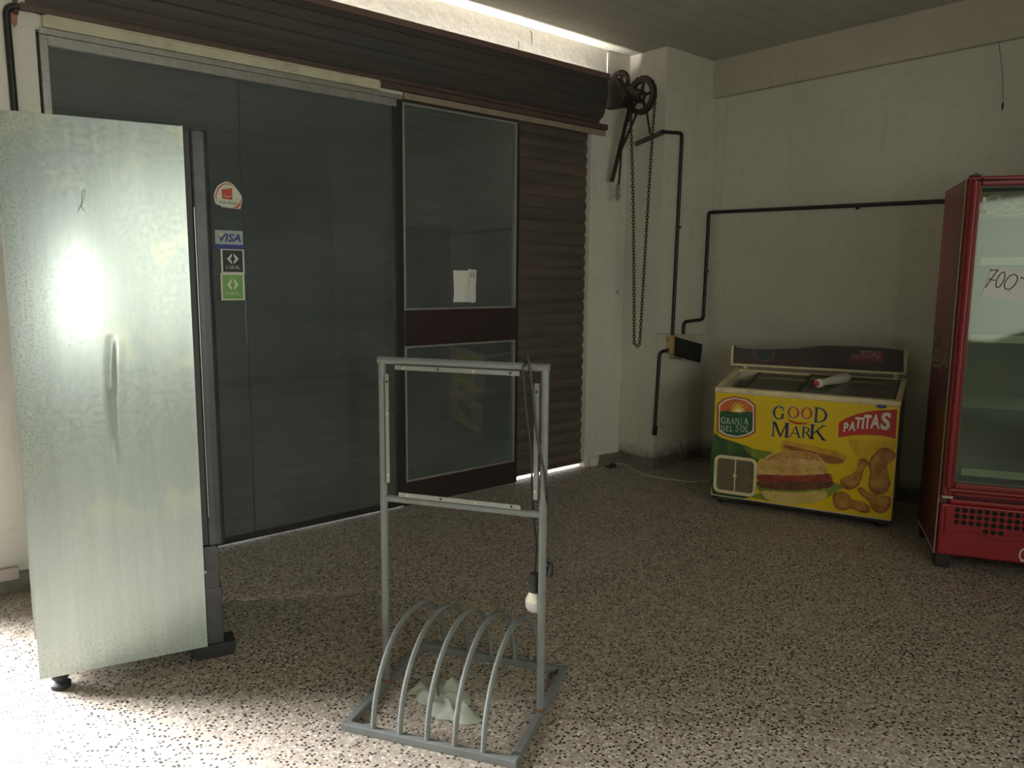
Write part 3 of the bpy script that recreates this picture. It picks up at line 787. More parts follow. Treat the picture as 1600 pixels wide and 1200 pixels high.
# ledge at the far left behind the cabinet
m = MB(); m.box(-.05, on(32, 920, 1, FY-.03).x, FY-.03, FY-.013, .075, .135)
tag(m.build('board', M_LEDGE, bevel=.003), 'pale board fixed low on the wall left of the steel cabinet', 'board')
m = MB(); q = on(21, 27, 1, FY-.001); q2 = on(26, 40, 1, FY-.001)
slab(m, [on(17, 10, 1, FY-.001), on(27, 12, 1, FY-.001), on(27, 38, 1, FY-.001), on(22, 44, 1, FY-.001), on(17, 34, 1, FY-.001)], (0, -.003, 0))
struct(m.build('trim_7', M_BRICK))

# ---------------------------------------------------------------- stickers and paper on the glass
def wallframe(Y): return lambda u, v, off: Vector((u, Y-off, v))
GF = wallframe(FY+.0075)
def gp(x, y): q = on(x, y, 1, FY+.0075); return (q.x, q.z)
def gz(X, Y): return gp(300+X/5.217, 260+Y/5.217)        # coordinates of the enlarged sticker view
def sticker(name, label, parts):
    t = None
    for nm, mt, fn in parts:
        d = Decal(GF); fn(d); o = d.build(nm, mt, t)
        if t is None: t = tag(o, label, 'sticker')
    return t
def u_rect(a, b, c, d): # px rect in enlarged view, axis aligned on the glass
    p, q = gz(a, d), gz(c, b); return p[0], q[0], p[1], q[1]
def R4(a, b, c, d):
    x0, x1, y0, y1 = u_rect(a, b, c, d); return [(x0, y0), (x1, y0), (x1, y1), (x0, y1)]
rs = [(180, 225), (205, 165), (250, 132), (290, 125), (330, 145), (365, 185), (400, 235), (408, 275), (398, 325), (385, 348), (330, 342), (240, 328), (232, 318), (195, 305), (183, 270)]
sticker('round_sticker', 'rounded white sticker with a red square and greeting on the shop glass, topmost sticker', [
    ('round_sticker', M_STW, lambda d: d.poly(smooth2([gz(*p) for p in rs], 4), .0008)),
    ('swoosh', M_STR, lambda d: d.stroke([gz(*p) for p in ((205, 300), (193, 240), (212, 180), (260, 143), (310, 143), (352, 178))], [.001, .006, .007, .006, .005, .001], .0012)),
    ('swoosh', M_STR, lambda d: d.stroke([gz(*p) for p in ((330, 340), (365, 336), (390, 305), (402, 262))], [.001, .014, .010, .001], .0012)),
    ('emblem', M_STR, lambda d: d.poly([gz(240, 188), gz(326, 176), gz(328, 275), gz(246, 262)], .0012)),
    ('emblem_flash', M_STW, lambda d: d.stroke([gz(252, 236), gz(285, 250), gz(322, 240)], [.001, .004, .001], .0016)),
    ('lettering', M_STK, lambda d: d.sans('Hola Amigo!', *u_rect(220, 285, 372, 312), off=.0014, shear=.15, tilt=-.0))])
def visa(d): d.poly(R4(190, 528, 412, 640), .0008)
sticker('card_sticker', 'blue and pale card sticker reading VISA below the rounded one', [
    ('card_sticker', M_STLB, visa),
    ('blue_band', M_STB, lambda d: d.poly(R4(190, 640, 420, 672), .0009)),
    ('lettering', M_STB, lambda d: d.sans('VISA', *u_rect(216, 553, 398, 612), off=.0014, bold=.03, shear=.2)),
    ('gold_corner', M_PSUN, lambda d: d.poly([gz(212, 545), gz(240, 545), gz(232, 580)], .0018))])
def cabal(name, label, y0, y1, bg, pale, full):
    s = (y1-y0)
    def logo(d):
        cx, cy = 332, y0+s*.41; hw, hh = 48, s*.22
        for sg in (-1, 1):
            P = [(cx+sg*8, cy-hh), (cx+sg*hw, cy), (cx+sg*8, cy+hh), (cx+sg*8, cy+hh*.5), (cx+sg*22, cy), (cx+sg*8, cy-hh*.5)]
            d.poly([gz(*p) for p in P], .0016)
    sticker(name, label, [(name, M_STW, lambda d: d.poly(smooth2(R4(240, y0, 424, y1), 1), .0008)),
        ('field', bg, lambda d: d.poly(R4(254, y0+14, 410, y1-12), .0012)),
        ('logo', pale, logo),
        ('lettering', pale, lambda d: [d.glyph(ch, *u_rect(276+i*24, y0+s*.68, 276+i*24+21, y0+s*.68+28), off=.0016) for i, ch in enumerate('CABAL')])])
cabal('card_sticker', 'square black and white card sticker reading CABAL', 672, 872, M_STK, M_STW, 1)
cabal('card_sticker', 'square green and white card sticker reading CABAL, lowest sticker on the glass', 872, 1092, M_STG, M_STW, 0)
# papers on the door glass
GF2 = lambda u, v, off: Vector((u, FY-.0005-off, v))
def dp(X, Y): q = on(690+X/12, 400+Y/12, 1, FY-.0005); return (q.x, q.z)
m = MB(); slab(m, [GF2(*dp(*p), .0005) for p in ((215, 268), (500, 275), (640, 262), (640, 862), (218, 865), (232, 700))], (0, -.0006, 0))
tag(m.build('paper_sheet', M_PAPER), 'plain white sheet of paper taped to the door glass', 'paper')
m = MB(); slab(m, [GF2(*dp(*p), .003) for p in ((490, 240), (600, 258), (650, 265), (640, 500), (606, 580), (636, 640), (632, 862), (565, 880), (435, 822), (465, 560))], (0, -.0006, 0))
tp = tag(m.build('paper_strip', M_PAPER2), 'narrow torn paper with black marker writing over the plain sheet', 'paper')
d = Decal(GF2)
for st in (((535, 285), (545, 400), (520, 410)), ((560, 390), (575, 310)), ((590, 400), (605, 310), (622, 320), (612, 400)), ((590, 405), (620, 385)), ((500, 480), (528, 470), (510, 530)), ((632, 570), (618, 605))):
    d.stroke([dp(*p) for p in st], .0035, .0042)
d.build('writing', M_INK, tp)

# ---------------------------------------------------------------- helper: photo pixel -> plane of a placed thing (local coordinates)
def locpix(o, rz):
    B = Matrix.Rotation(-rz, 3, 'Z'); O = Vector((o[0], o[1], 0)); c = B @ (CAM-O)
    def f(x, y, ax, val):
        r_ = B @ ray(x, y); return c + r_*((val-c[ax])/r_[ax])
    return f

# ================================================================ steel cabinet
CO, CA = (.4159, 3.1402), -.2243
cb = thing('fridge', 'tall upright steel-sided fridge with stained pale panel and charcoal door edge', 'fridge', (*CO, 0), CA)
cl = locpix(CO, CA)
W, Zb, Zt = .5803, .062, 2.090
# side panel with the long vertical crease
m = MB(); nx, nz = 58, 200; G = []
crease = [(.306, 1.32), (.298, 1.22), (.290, 1.08), (.288, .98), (.296, .83)]
for j in range(nz+1):
    row = []; zz = Zb+(Zt-Zb)*j/nz
    for i in range(nx+1):
        x = W*i/nx; y = .0015*math.sin(x*7)*math.sin(zz*2.3)
        if .80 < zz < 1.34:
            for (xa, za), (xb, zb_) in zip(crease, crease[1:]):
                if zb_ <= zz <= za or za <= zz <= zb_:
                    cx = xa+(xb-xa)*(zz-za)/(zb_-za); k = math.sin(PI*(zz-.80)/.54)
                    y += k*(.0065*math.exp(-((x-cx)/.008)**2) - .0015*math.exp(-((x-cx-.02)/.015)**2))
                    break
        # small dimples below the top
        y += .002*math.exp(-((x-.50)**2+(zz-.35)**2)/.004)
        row.append(m.b.verts.new((x, y, zz)))
    G.append(row)
for j in range(nz):
    for i in range(nx): m.b.faces.new((G[j][i], G[j][i+1], G[j+1][i+1], G[j+1][i]))
po = m.build('side_panel', M_GALV, cb, smooth=True)
MB().box(.001, W-.001, .008, .60, Zb+.002, Zt-.002).build('body', M_GALV, cb, .003)
MB().box(-.006, .0, .001, .60, Zb+.16, Zt-.35).build('back_edge', M_STRIP, cb)
MB().box(W, .604, .012, .60, .48, 2.078).build('gasket', M_GASKET, cb, .003)
# door: rounded front, seen from its edge
m = MB(); sec = [(.604, .002), (.628, .0), (.650, .003), (.662, .012), (.668, .03), (.668, .57), (.655, .598), (.604, .60)]
m.prism(sec, lambda a, b, d: Vector((a, b, .478+d)), 2.085-.478)
m.build('door', M_FRIDGEDK, cb, .008)
MB().box(.6055, .6085, -.0015, .004, .60, 1.80).build('edge_trim', M_STRIP, cb)
MB().box(.603, .655, .1, .5, 1.9, 1.905) if False else None
m = MB(); m.prism([(.582, .30), (.636, .30), (.640, .455), (.628, .476), (.582, .476)], lambda a, b, d: Vector((a, .006+d, b)), .58)
m.box(.582, .644, .006, .586, .065, .30)
m.build('kick_panel', M_FRIDGEDK, cb, .003)
MB().box(.61, .66, .02, .06, 2.085, 2.096).build('top_hinge', M_IRON, cb, .002)
MB().box(.528, .690, .01, .11, .012, .060).build('front_foot', M_RUBBER, cb, .006)
MB().box(.535, .680, .49, .59, .0, .060).build('front_foot', M_RUBBER, cb, .006)
MB().box(.54, .685, .012, .10, .0, .014).build('foot_pad', M_RUBBER, cb, .003)
for y_ in (.04, .54):
    ft = MB().lathe([(.034, .0), (.036, .018), (.020, .026), (.020, .034), (.030, .040), (.030, .052), (.012, .056), (.012, .064)], (.062, y_, 0), (0, 0, 1), 18).build('levelling_foot', M_RUBBER, cb, smooth=True)
for x_, z_ in ((.585, 2.0905), (.593, 2.0905)):
    pass
MB().lathe([(.005, 0), (.005, .006)], (.578, .02, 2.089), (0, 0, 1), 10).build('screw', M_STRIP, cb)
MB().lathe([(.007, 0), (.007, .006)], (.583, .004, .375), (0, -1, 0), 10).build('screw', M_STRIP, cb)
# felt-tip loop scribbled on the panel
d = Decal(lambda u, v, off: Vector((u, -.0035-off, v)))
def cpx(X, Y): q = cl(X/3.53, 160+Y/3.53, 1, 0); return (q.x, q.z)
d.stroke([cpx(*p) for p in ((428, 604), (452, 560), (470, 500), (468, 478), (455, 490), (450, 540), (448, 572), (466, 600))], .0016)
d.stroke([cpx(*p) for p in ((424, 566), (440, 580), (452, 570))], .0014)
d.build('scribble', simple('grey_pencil', (.20, .20, .15), .7), cb)

# ================================================================ bicycle rack with sign frame
RO, RA = (1.5976, 2.1233), -1.0357
rk = thing('bicycle_rack', 'grey tubular bicycle rack with five hoops and an upright sign frame', 'bicycle rack', (*RO, 0), RA)
S, T, hb = .305, .309, .0135
def sq(m, p, q, h=hb):
    """square bar from p to q at floor level"""
    p, q = Vector(p), Vector(q); d = (q-p).normalized(); s = Vector((-d.y, d.x, 0)); p = p-d*h; q = q+d*h
    v = [m.b.verts.new(e+s*a+Vector((0, 0, b))) for e in (p, q) for a, b in ((-h, 0), (h, 0), (h, 2*h), (-h, 2*h))]
    for f_ in ((0, 1, 2, 3), (4, 5, 6, 7), (0, 1, 5, 4), (1, 2, 6, 5), (2, 3, 7, 6), (3, 0, 4, 7)): m.b.faces.new([v[i] for i in f_])
    return m
for a, b in (((-S, -T, 0), (S, -T, 0)), ((-S, T, 0), (S, T, 0)), ((-S, -T+2*hb, 0), (-S, T-2*hb, 0)), ((S, -T+2*hb, 0), (S, T-2*hb, 0))):
    sq(MB(), a, b).build('base_bar', M_RACK, rk, .003)
for i in range(5):
    s_ = -.2+.1*i; P = []
    for k in range(29):
        a = PI*k/28; P.append((s_, -.305*math.cos(a), .020+.305*math.sin(a)))
    MB().tube(P, .0094, 10).build('hoop', M_RACK, rk, smooth=True)
tP = -.0126; Hh = 1.252; pr_ = .0138
for s_ in (-1, 1):
    MB().tube([(s_*S, tP, .018), (s_*S, tP, Hh-.0)], pr_, 16).build('post', M_RACK, rk, smooth=True)
    MB().lathe([(pr_*1.15, 0), (pr_*1.25, .005), (pr_*1.02, .011)], (s_*S, tP, .024), (0, 0, 1), 14).build('weld', M_RUST, rk, smooth=True)
MB().tube([(-S-pr_, tP, Hh), (S+pr_, tP, Hh)], pr_, 16).build('top_bar', M_RACK, rk, smooth=True)
MB().tube([(-S, tP, .744), (S, tP, .744)], pr_*.95, 16).build('lower_bar', M_RACK, rk, smooth=True)
def strip(p, q, w_, nrm):
    """slim angle strip on the inner side of the frame"""
    p, q, nrm = Vector(p), Vector(q), Vector(nrm); m = MB()
    y0 = tP-.016
    P = [p, q, q+nrm*w_, p+nrm*w_]
    f1 = [m.b.verts.new(Vector((v.x, y0, v.z))) for v in P]; f2 = [m.b.verts.new(Vector((v.x, y0+.002, v.z))) for v in P]
    m.b.faces.new(f1); m.b.faces.new(f2)
    for i in range(4): m.b.faces.new((f1[i], f1[(i+1) % 4], f2[(i+1) % 4], f2[i]))
    P2 = [p, q]; 
    g1 = [m.b.verts.new((v.x, y, v.z)) for v in P2 for y in (y0, y0+.018)]
    m.b.faces.new((g1[0], g1[2], g1[3], g1[1]))
    o = m.build('angle_strip', M_STRIP, rk); n = 4
    for i in range(n):
        t = (i+.25)/(n-.5); c = p.lerp(q, t)+nrm*w_*.5
        if i == 2 and nrm.x: continue
        MB().lathe([(.0045, 0), (.003, .003)], (c.x, y0, c.z), (0, -1, 0), 10).build('screw', M_BRASS if (i+int(abs(nrm.z))) % 2 else M_IRON, o)
strip((-.246, 0, 1.238), (.220, 0, 1.238), .016, (0, 0, -1))
strip((-.286, 0, 1.205), (-.286, 0, .806), .014, (1, 0, 0))
strip((.288, 0, 1.200), (.288, 0, .800), -.015, (1, 0, 0))
strip((-.237, 0, .758), (.228, 0, .758), .016, (0, 0, 1))
rk_glints = [(-.005, .55), (.1, .20), (.1, .27), (.2, .25)]

# lamp lead hanging over the rack
RM = Matrix.Translation((*RO, 0)) @ Matrix.Rotation(RA, 4, 'Z')
def rw(s, t, z): return RM @ Vector((s, t, z))
rl = locpix(RO, RA)
ll = thing('lamp_lead', 'bulb in a black holder on a black lead draped over the rack frame', 'lamp', rw(.25, tP, Hh+.014))
lo_ = Vector(ll.location)
def rp(x, y, t): q = rl(x, y, 1, t); return rw(*q)-lo_
A = smooth_open([rp(817, 570, tP-.020), rp(818, 590, tP-.022), rp(822, 640, tP-.024), rp(828, 690, tP-.024), rp(831, 725, tP-.02), rp(831, 760, tP+.0), rp(833, 800, tP+.022), rp(838, 850, tP+.026), rp(837, 875, tP+.026), rp(836, 900, tP+.026)], 6)
B_ = smooth_open([rp(817, 570, tP-.020), rw(.235, tP-.004, Hh+.019)-lo_, rp(823, 562, tP+.018), rp(826, 566, tP+.02)], 5)
MB().tube(smooth_open([rp(826, 580, tP+.022), rw(.243, tP+.016, Hh+.008)-lo_, rw(.241, tP, Hh+.0185)-lo_, rp(817, 574, tP-.020)], 5)+A[3:], .0035, 8).build('lead', M_BLACK, ll, smooth=True)
MB().tube(smooth_open([rp(824, 556, tP-.018), rp(828, 575, tP-.021), rp(833, 620, tP-.022), rp(838, 670, tP-.024), rp(846, 715, tP-.028), rp(852, 745, tP-.026), rp(854, 775, tP-.01), rp(853, 815, tP+.022), rp(852, 850, tP+.026), rp(855, 880, tP+.026)], 6), .0042, 8).build('lead', M_BLACK, ll, smooth=True)
pb = rp(836, 900, tP+.026)
MB().lathe([(.004, .014), (.017, .010), (.019, -.006), (.017, -.012), (.0165, -.052), (.019, -.058)], pb, (0, 0, 1), 20).build('lamp_holder', M_BLACK, ll, smooth=True)
bl = MB().lathe([(.016, -.056), (.020, -.060), (.028, -.074), (.0325, -.086), (.0335, -.090)], pb, (0, 0, 1), 24).build('bulb_collar', M_BULBN, ll, smooth=True)
MB().lathe([(.0336, -.0905), (.0345, -.100), (.0325, -.113), (.0265, -.124), (.015, -.132), (.001, -.1345)], pb, (0, 0, 1), 24).build('bulb', M_BULB, ll, smooth=True)
pq = rp(857, 893, tP+.026)
MB().lathe([(.005, .034), (.011, .024), (.017, .0), (.017, -.014), (.004, -.018)], pq, (.25, 0, 1), 16).build('plug', M_BLACK, ll, smooth=True)

# plastic bag on the floor
def bag():
    m = MB(); out = [(300, 500), (400, 400), (470, 310), (540, 258), (640, 262), (700, 330), (800, 255), (830, 310), (900, 330), (1060, 330), (1100, 430), (1180, 480), (1208, 580), (1190, 690), (1345, 815), (1335, 880), (1120, 912), (1020, 880), (940, 850), (760, 830), (660, 760), (640, 640), (520, 630), (450, 560), (440, 495)]
    P = [on(600+X/8.889, 1030+Y/8.889, 2, .004) for X, Y in out]
    P = [Vector((a, b, 0)) for a, b in smooth2([(p.x, p.y) for p in P], 3)]
    c = on(690, 1097, 2, 0); c.z = 0; n = len(P); R = [[m.b.verts.new((p.x, p.y, .004)) for p in P]]
    rnd = random.Random(3); ph = [rnd.uniform(0, 6.28) for _ in range(6)]
    K = 9
    for k in range(1, K):
        t = k/K; ring = []
        for i, p in enumerate(P):
            a = 2*PI*i/n
            q = c.lerp(p, 1-t); h = .004+.030*math.sin(PI*min(1, t*1.1))*(.55+.45*math.sin(3*a+ph[0])) + .012*math.sin(9*a+ph[1]+t*7) * (t*(1-t)*4) + .010*math.sin(5*a-ph[2]+t*11)*t
            ring.append(m.b.verts.new((q.x, q.y, max(.003, h+.006))))
        R.append(ring)
    top = m.b.verts.new((c.x, c.y, .032))
    for A_, B2 in zip(R, R[1:]):
        for i in range(n): m.b.faces.new((A_[i], A_[(i+1) % n], B2[(i+1) % n], B2[i]))
    for i in range(n): m.b.faces.new((R[-1][i], R[-1][(i+1) % n], top))
    m.b.faces.new(R[0])
    o = m.build('plastic_bag', M_BAG, smooth=True)
    return tag(o, 'crumpled translucent white plastic bag lying on the floor between the rack hoops', 'plastic bag')
bag()

# ================================================================ chest freezer
FO, FA = (4.4417, 3.0254), -1.2263
fz = thing('chest_freezer', 'yellow printed chest freezer with sliding dark glass lids and burger picture', 'freezer', (*FO, 0), FA)
FW, FD, F0, F1, F2 = 1.1322, .58, .075, .8208, .895
zt = lambda y: F1+(F2-F1)*y/FD
def side(m, x0, x1, y0, y1, z0, inset=0.):
    P = [(y0, z0), (y1, z0), (y1, zt(y1)-inset), (y0, zt(y0)-inset)]
    return m.prism(P, lambda a, b, d: Vector((x0+d, a, b)), x1-x0)
m = MB(); side(m, 0, .04, 0, FD, F0, .012); side(m, FW-.04, FW, 0, FD, F0, .012)
side(m, .04, FW-.04, 0, .04, F0, .012); side(m, .04, FW-.04, FD-.04, FD, F0, .012)
m.box(.04, FW-.04, .04, FD-.04, F0, F0+.05)
m.build('body', M_INNER, fz)
MB().box(.0405, FW-.0405, .0405, FD-.0405, .33, .335).build('liner_floor', M_INNER, fz)
# inner step and frosty block seen at the left end
MB().box(.045, .16, .20, .34, .335, .70).build('inner_basket', M_WIRE, fz, .004)
# cream top rim
m = MB()
def rim(x0, x1, y0, y1):
    P = [(y0, zt(y0)-.030), (y1, zt(y1)-.030), (y1, zt(y1)), (y0, zt(y0))]
    m.prism(P, lambda a, b, d: Vector((x0+d, a, b)), x1-x0)
rim(-.004, FW+.004, -.006, .032); rim(-.004, FW+.004, FD-.035, FD+.004); rim(-.004, .030, .032, FD-.035); rim(FW-.030, FW+.004, .032, FD-.035)
m.build('top_rim', M_CREAM, fz, .003)
m = MB(); P = [(.033, zt(.033)-.012), (FD-.036, zt(FD-.036)-.012), (FD-.036, zt(FD-.036)-.006), (.033, zt(.033)-.006)]
def lid(name, x0, x1, dz, mt):
    m = MB(); P = [(.036, zt(.036)+dz), (FD-.04, zt(FD-.04)+dz), (FD-.04, zt(FD-.04)+dz+.004), (.036, zt(.036)+dz+.004)]
    o = m.prism(P, lambda a, b, d: Vector((x0+d, a, b)), x1-x0).build(name, mt, fz)
    for xa in (x0, x1-.012):
        m = MB(); P2 = [(a, b+(.003 if k > 1 else -.003)) for k, (a, b) in enumerate(P)]
        m.prism(P2, lambda a, b, d: Vector((xa+d, a, b)), .012).build('lid_edge', M_GASKET, o)
    return o
lid('glass_lid', .175, .60, -.016, M_LID)
lid('glass_lid', .530, FW-.032, -.006, M_LID)
# yellow printed front
ff = lambda u, v, off: Vector((u, -.0005-off, v))
fp = locpix(FO, FA)
def fq(X, Y): q = fp(1090+X/3.749, 520+Y/3.749, 1, 0); return (q.x, q.z)
MB().box(.002, FW-.002, -.0015, .0, F0-.006, F1-.036).build('front_panel', M_YELLOW, fz)
MB().box(.0, FW, -.004, .0, F0-.014, F0-.006).build('bottom_trim', M_WHITESTRIP, fz, .001)
MB().box(.012, FW-.012, .008, FD-.02, .040, F0).build('base_frame', M_BLACK, fz)
for x0, x1 in ((-.0015, -.0002), (FW+.0002, FW+.0015)):  # thin dark skins that paint shade over the cream sides
    m = MB(); side(m, x0, x1, .002, FD, F0, .030); m.build('side_shade_skin', simple('shaded_cream_side', (.15, .13, .095), .5), fz)
def part(name, mt, pts, off, parent=fz, sm=0):
    P = [fq(*p) for p in pts]
    if sm: P = smooth2(P, sm)
    d = Decal(ff); d.poly(P, off); return d.build(name, mt, parent)
FL_ = .0015
# leaves at left
part('leaf_print', M_PLEAF, [(92, 610), (140, 615), (250, 650), (330, 680), (380, 720), (352, 760), (340, 900), (300, 965), (88, 945)], FL_+.0004, sm=3)
part('leaf_print', M_PLGREEN, [(270, 670), (360, 685), (440, 700), (400, 730), (340, 735)], FL_+.0006, sm=4)
part('lettuce_print', M_PLGREEN, [(345, 905), (380, 935), (300, 955), (420, 985), (560, 1000), (700, 990), (800, 940), (850, 905), (800, 880), (700, 905), (500, 915)], FL_+.0006, sm=4)
# potato wedge
part('wedge_print', M_WEDGE, [(495, 645), (520, 630), (700, 668), (855, 708), (868, 755), (780, 772), (700, 738), (560, 700), (492, 685)], FL_+.0008, sm=3)
part('wedge_shade_print', M_NUGDK, [(505, 655), (700, 700), (860, 745), (780, 765), (560, 697)], FL_+.0010, sm=3)
# burger, bottom to top
part('bun_base_print', M_BUNLOW, [(385, 925), (560, 935), (740, 925), (755, 960), (690, 990), (560, 1001), (450, 990), (395, 965)], FL_+.0012, sm=4)
zz = [(350+i*16, 905+(26 if i % 2 else 4)+8*math.sin(i*1.7)) for i in range(27)]
part('lettuce_frill_print', M_PLGREEN, [(348, 880)]+zz+[(782, 880)], FL_+.0014)
part('patty_print', M_PATTY, [(345, 868), (430, 862), (600, 870), (780, 866), (790, 895), (740, 912), (560, 922), (400, 912), (348, 893)], FL_+.0016, sm=4)
part('tomato_print', M_TOMATO, [(352, 832), (450, 828), (600, 832), (760, 822), (785, 845), (775, 870), (600, 872), (420, 866), (350, 858)], FL_+.0018, sm=4)
part('bun_print', M_BUN, [(352, 822), (360, 770), (400, 725), (480, 697), (560, 690), (650, 697), (720, 728), (750, 775), (756, 818), (700, 830), (560, 834), (420, 830)], FL_+.0020, sm=4)
part('bun_crust_print', M_BUNTOP, [(400, 750), (450, 712), (560, 694), (660, 705), (735, 750), (640, 742), (560, 738), (480, 742)], FL_+.0022, sm=4)
d = Decal(ff); rnd = random.Random(5)
for i in range(46):
    a = rnd.uniform(0, PI); r_ = rnd.uniform(.15, .95); X = 556+180*r_*math.cos(a)*.95; Y = 790-88*r_*math.sin(a)
    u, v = fq(X, Y); d.poly(ell(u, v, .0045, .003, 8), FL_+.0024)
d.build('sesame_print', M_SEED, fz)
# nuggets shaped like little legs
NG = [[(940, 750), (975, 735), (1000, 760), (975, 800), (960, 860), (930, 905), (880, 920), (838, 890), (842, 855), (890, 835), (930, 800)],
      [(1040, 700), (1080, 672), (1130, 680), (1160, 710), (1150, 740), (1110, 775), (1115, 820), (1130, 880), (1110, 930), (1060, 948), (1010, 925), (1000, 880), (1010, 820), (1000, 760)],
      [(790, 975), (800, 940), (850, 928), (890, 950), (905, 975), (960, 985), (1005, 1015), (1010, 1050), (970, 1055), (900, 1030), (850, 1040), (805, 1020)],
      [(935, 915), (960, 905), (1010, 935), (1070, 950), (1125, 960), (1132, 1010), (1100, 1050), (1060, 1055), (1020, 1030), (1000, 985), (960, 950)],
      [(900, 650), (935, 660), (960, 700), (950, 745), (925, 720), (905, 690)]]
for k, pts in enumerate(NG[:4]):
    cx = sum(p[0] for p in pts)/len(pts); cy = sum(p[1] for p in pts)/len(pts)
    o = part('nugget_print', M_NUGDK, pts, FL_+.0012+.0006*k, sm=4)
    part('nugget_light_print', M_NUGGET, [(cx+(x-cx)*.84, cy-4+(y-cy)*.82) for x, y in pts], FL_+.0014+.0006*k, parent=o, sm=4)
part('warm_glow_print', two('print_soft_orange', (.55, .32, .01), (.64, .42, .01), 6), [(880, 630), (960, 625), (1140, 640), (1160, 680), (1040, 690), (990, 740), (940, 730)], FL_+.0005, sm=3)
# badge GRANJA DEL SOL
def badge_shape(k):
    cx, cy = 228, 495; P = []
    top = [(-114, -80), (-75, -111), (-10, -125), (62, -112), (114, -74)]
    bot = [(114, 88), (70, 113), (0, 126), (-70, 112), (-116, 84)]
    return [(cx+x*k[0], cy+y*k[1]) for x, y in top+bot]
bd = part('badge', M_PORNGED, badge_shape((1, 1)), FL_+.0008)
part('badge_ring', M_WHITE, badge_shape((.90, .93)), FL_+.0012, bd)
inner = badge_shape((.83, .87))
sky = [inner[0], inner[1], inner[2], inner[3], inner[4], (324, 468), (131, 468)]
part('badge_sky', M_PORANGE, sky, FL_+.0016, bd)
d = Decal(ff); cx, cy = 238, 462
for i in range(17):
    a = math.radians(8+i*10.2); L_ = 84 if i % 2 else 62
    if abs(math.cos(a))*L_ > 88: L_ = 80
    d.poly([fq(cx+8*math.sin(a), cy+8*math.cos(a)*0), fq(cx+L_*math.cos(a), cy-min(L_, 66)*math.sin(a)), fq(cx-8*math.sin(a), cy)], FL_+.0019)
d.poly([fq(*p) for p in ell(cx, cy, 40, 30, 20, 180, 360)+[(cx+40, cy)]], FL_+.0020)
d.build('badge_sun', M_PSUN, bd)
part('badge_sun_core', M_PSUNW, ell(cx, cy, 20, 17, 16, 180, 360)+[(cx+20, cy)], FL_+.0023, bd)
part('badge_field', M_PGREEN, [(130, 462), (170, 455), (215, 466), (250, 470), (290, 460), (325, 466), inner[5], inner[6], inner[7], inner[8], inner[9]], FL_+.0026, bd)
def uv4(x0, y0, x1, y1):
    p = fq(x0, y1); q = fq(x1, y0); return p[0], q[0], p[1], q[1]
d = Decal(ff)
xs = [(138, 'G', 32, 1), (170, 'R', 26, 0), (194, 'A', 27, 0), (221, 'N', 29, 0), (250, 'J', 16, 0), (270, 'A', 32, 0)]
for x, ch, w_, big in xs: d.glyph(ch, *uv4(x, 493 if big else 500, x+w_-3, 530 + (x-138)*.04), off=FL_+.0030)
for x, ch, w_, big in [(138, 'D', 28, 0), (168, 'E', 22, 0), (190, 'L', 22, 0), (222, 'S', 26, 1), (250, 'O', 30, 0), (282, 'L', 24, 0)]:
    d.glyph(ch, *uv4(x, 540 if big else 546, x+w_-3, 575+(x-138)*.04), off=FL_+.0030)
d.build('badge_lettering', M_WHITE, bd)
# GOOD MARK
GM = [('G', 440, 432, 515, 503, M_NAVY), ('O', 527, 436, 598, 497, M_PRED), ('O', 606, 440, 674, 501, M_PRED), ('D', 681, 444, 764, 522, M_NAVY),
      ('M', 434, 530, 541, 603, M_NAVY), ('A', 540, 552, 607, 608, M_NAVY), ('R', 610, 556, 672, 612, M_NAVY), ('K', 655, 545, 757, 620, M_NAVY)]
hd = Decal(ff)
for ch, x0, y0, x1, y1, mt in GM: hd.glyph(ch, *uv4(x0-4, y0-4, x1+4, y1+4), off=FL_+.0008)
hl = hd.build('lettering_halo', M_STLB, fz)
for mt, nm in ((M_NAVY, 'lettering'), (M_PRED, 'lettering')):
    d = Decal(ff)
    for ch, x0, y0, x1, y1, m_ in GM:
        if m_ is mt: d.glyph(ch, *uv4(x0, y0, x1, y1), off=FL_+.0013)
    if mt is M_PRED: d.stroke([fq(*p) for p in ((524, 502), (550, 520), (585, 530), (625, 532), (656, 526))], [.003, .012, .016, .011, .001], FL_+.0013)
    d.build(nm, mt, fz)
# PATITAS banner
bn = part('banner', M_PRED, [(828, 525), (870, 500), (930, 477), (1000, 460), (1080, 452), (1168, 450), (1164, 535), (1160, 620), (1080, 602), (1000, 597), (910, 600), (825, 613)], FL_+.0008)
d = Decal(ff)
for ch, x0, y0, x1, y1, tl in (('P', 854, 527, 886, 580, 0), ('A', 884, 520, 928, 573, 0), ('T', 920, 496, 966, 558, 0), ('i', 960, 494, 980, 562, 0), ('T', 972, 482, 1022, 560, 0), ('A', 1010, 480, 1072, 558, 0), ('S', 1070, 468, 1134, 566, 0)):
    d.sans(ch, *uv4(x0, y0, x1, y1), off=FL_+.0016, bold=.035, shear=.05)
d.build('banner_lettering', M_WHITE, bn)
part('maker_badge', M_PBLUE, ell(1078, 430, 31, 13, 20), FL_+.0010)
d = Decal(ff); d.stroke([fq(*p) for p in ((1058, 432), (1068, 425), (1078, 433), (1090, 426), (1098, 431))], .0022, FL_+.0016); d.build('maker_mark', M_PALE, fz)
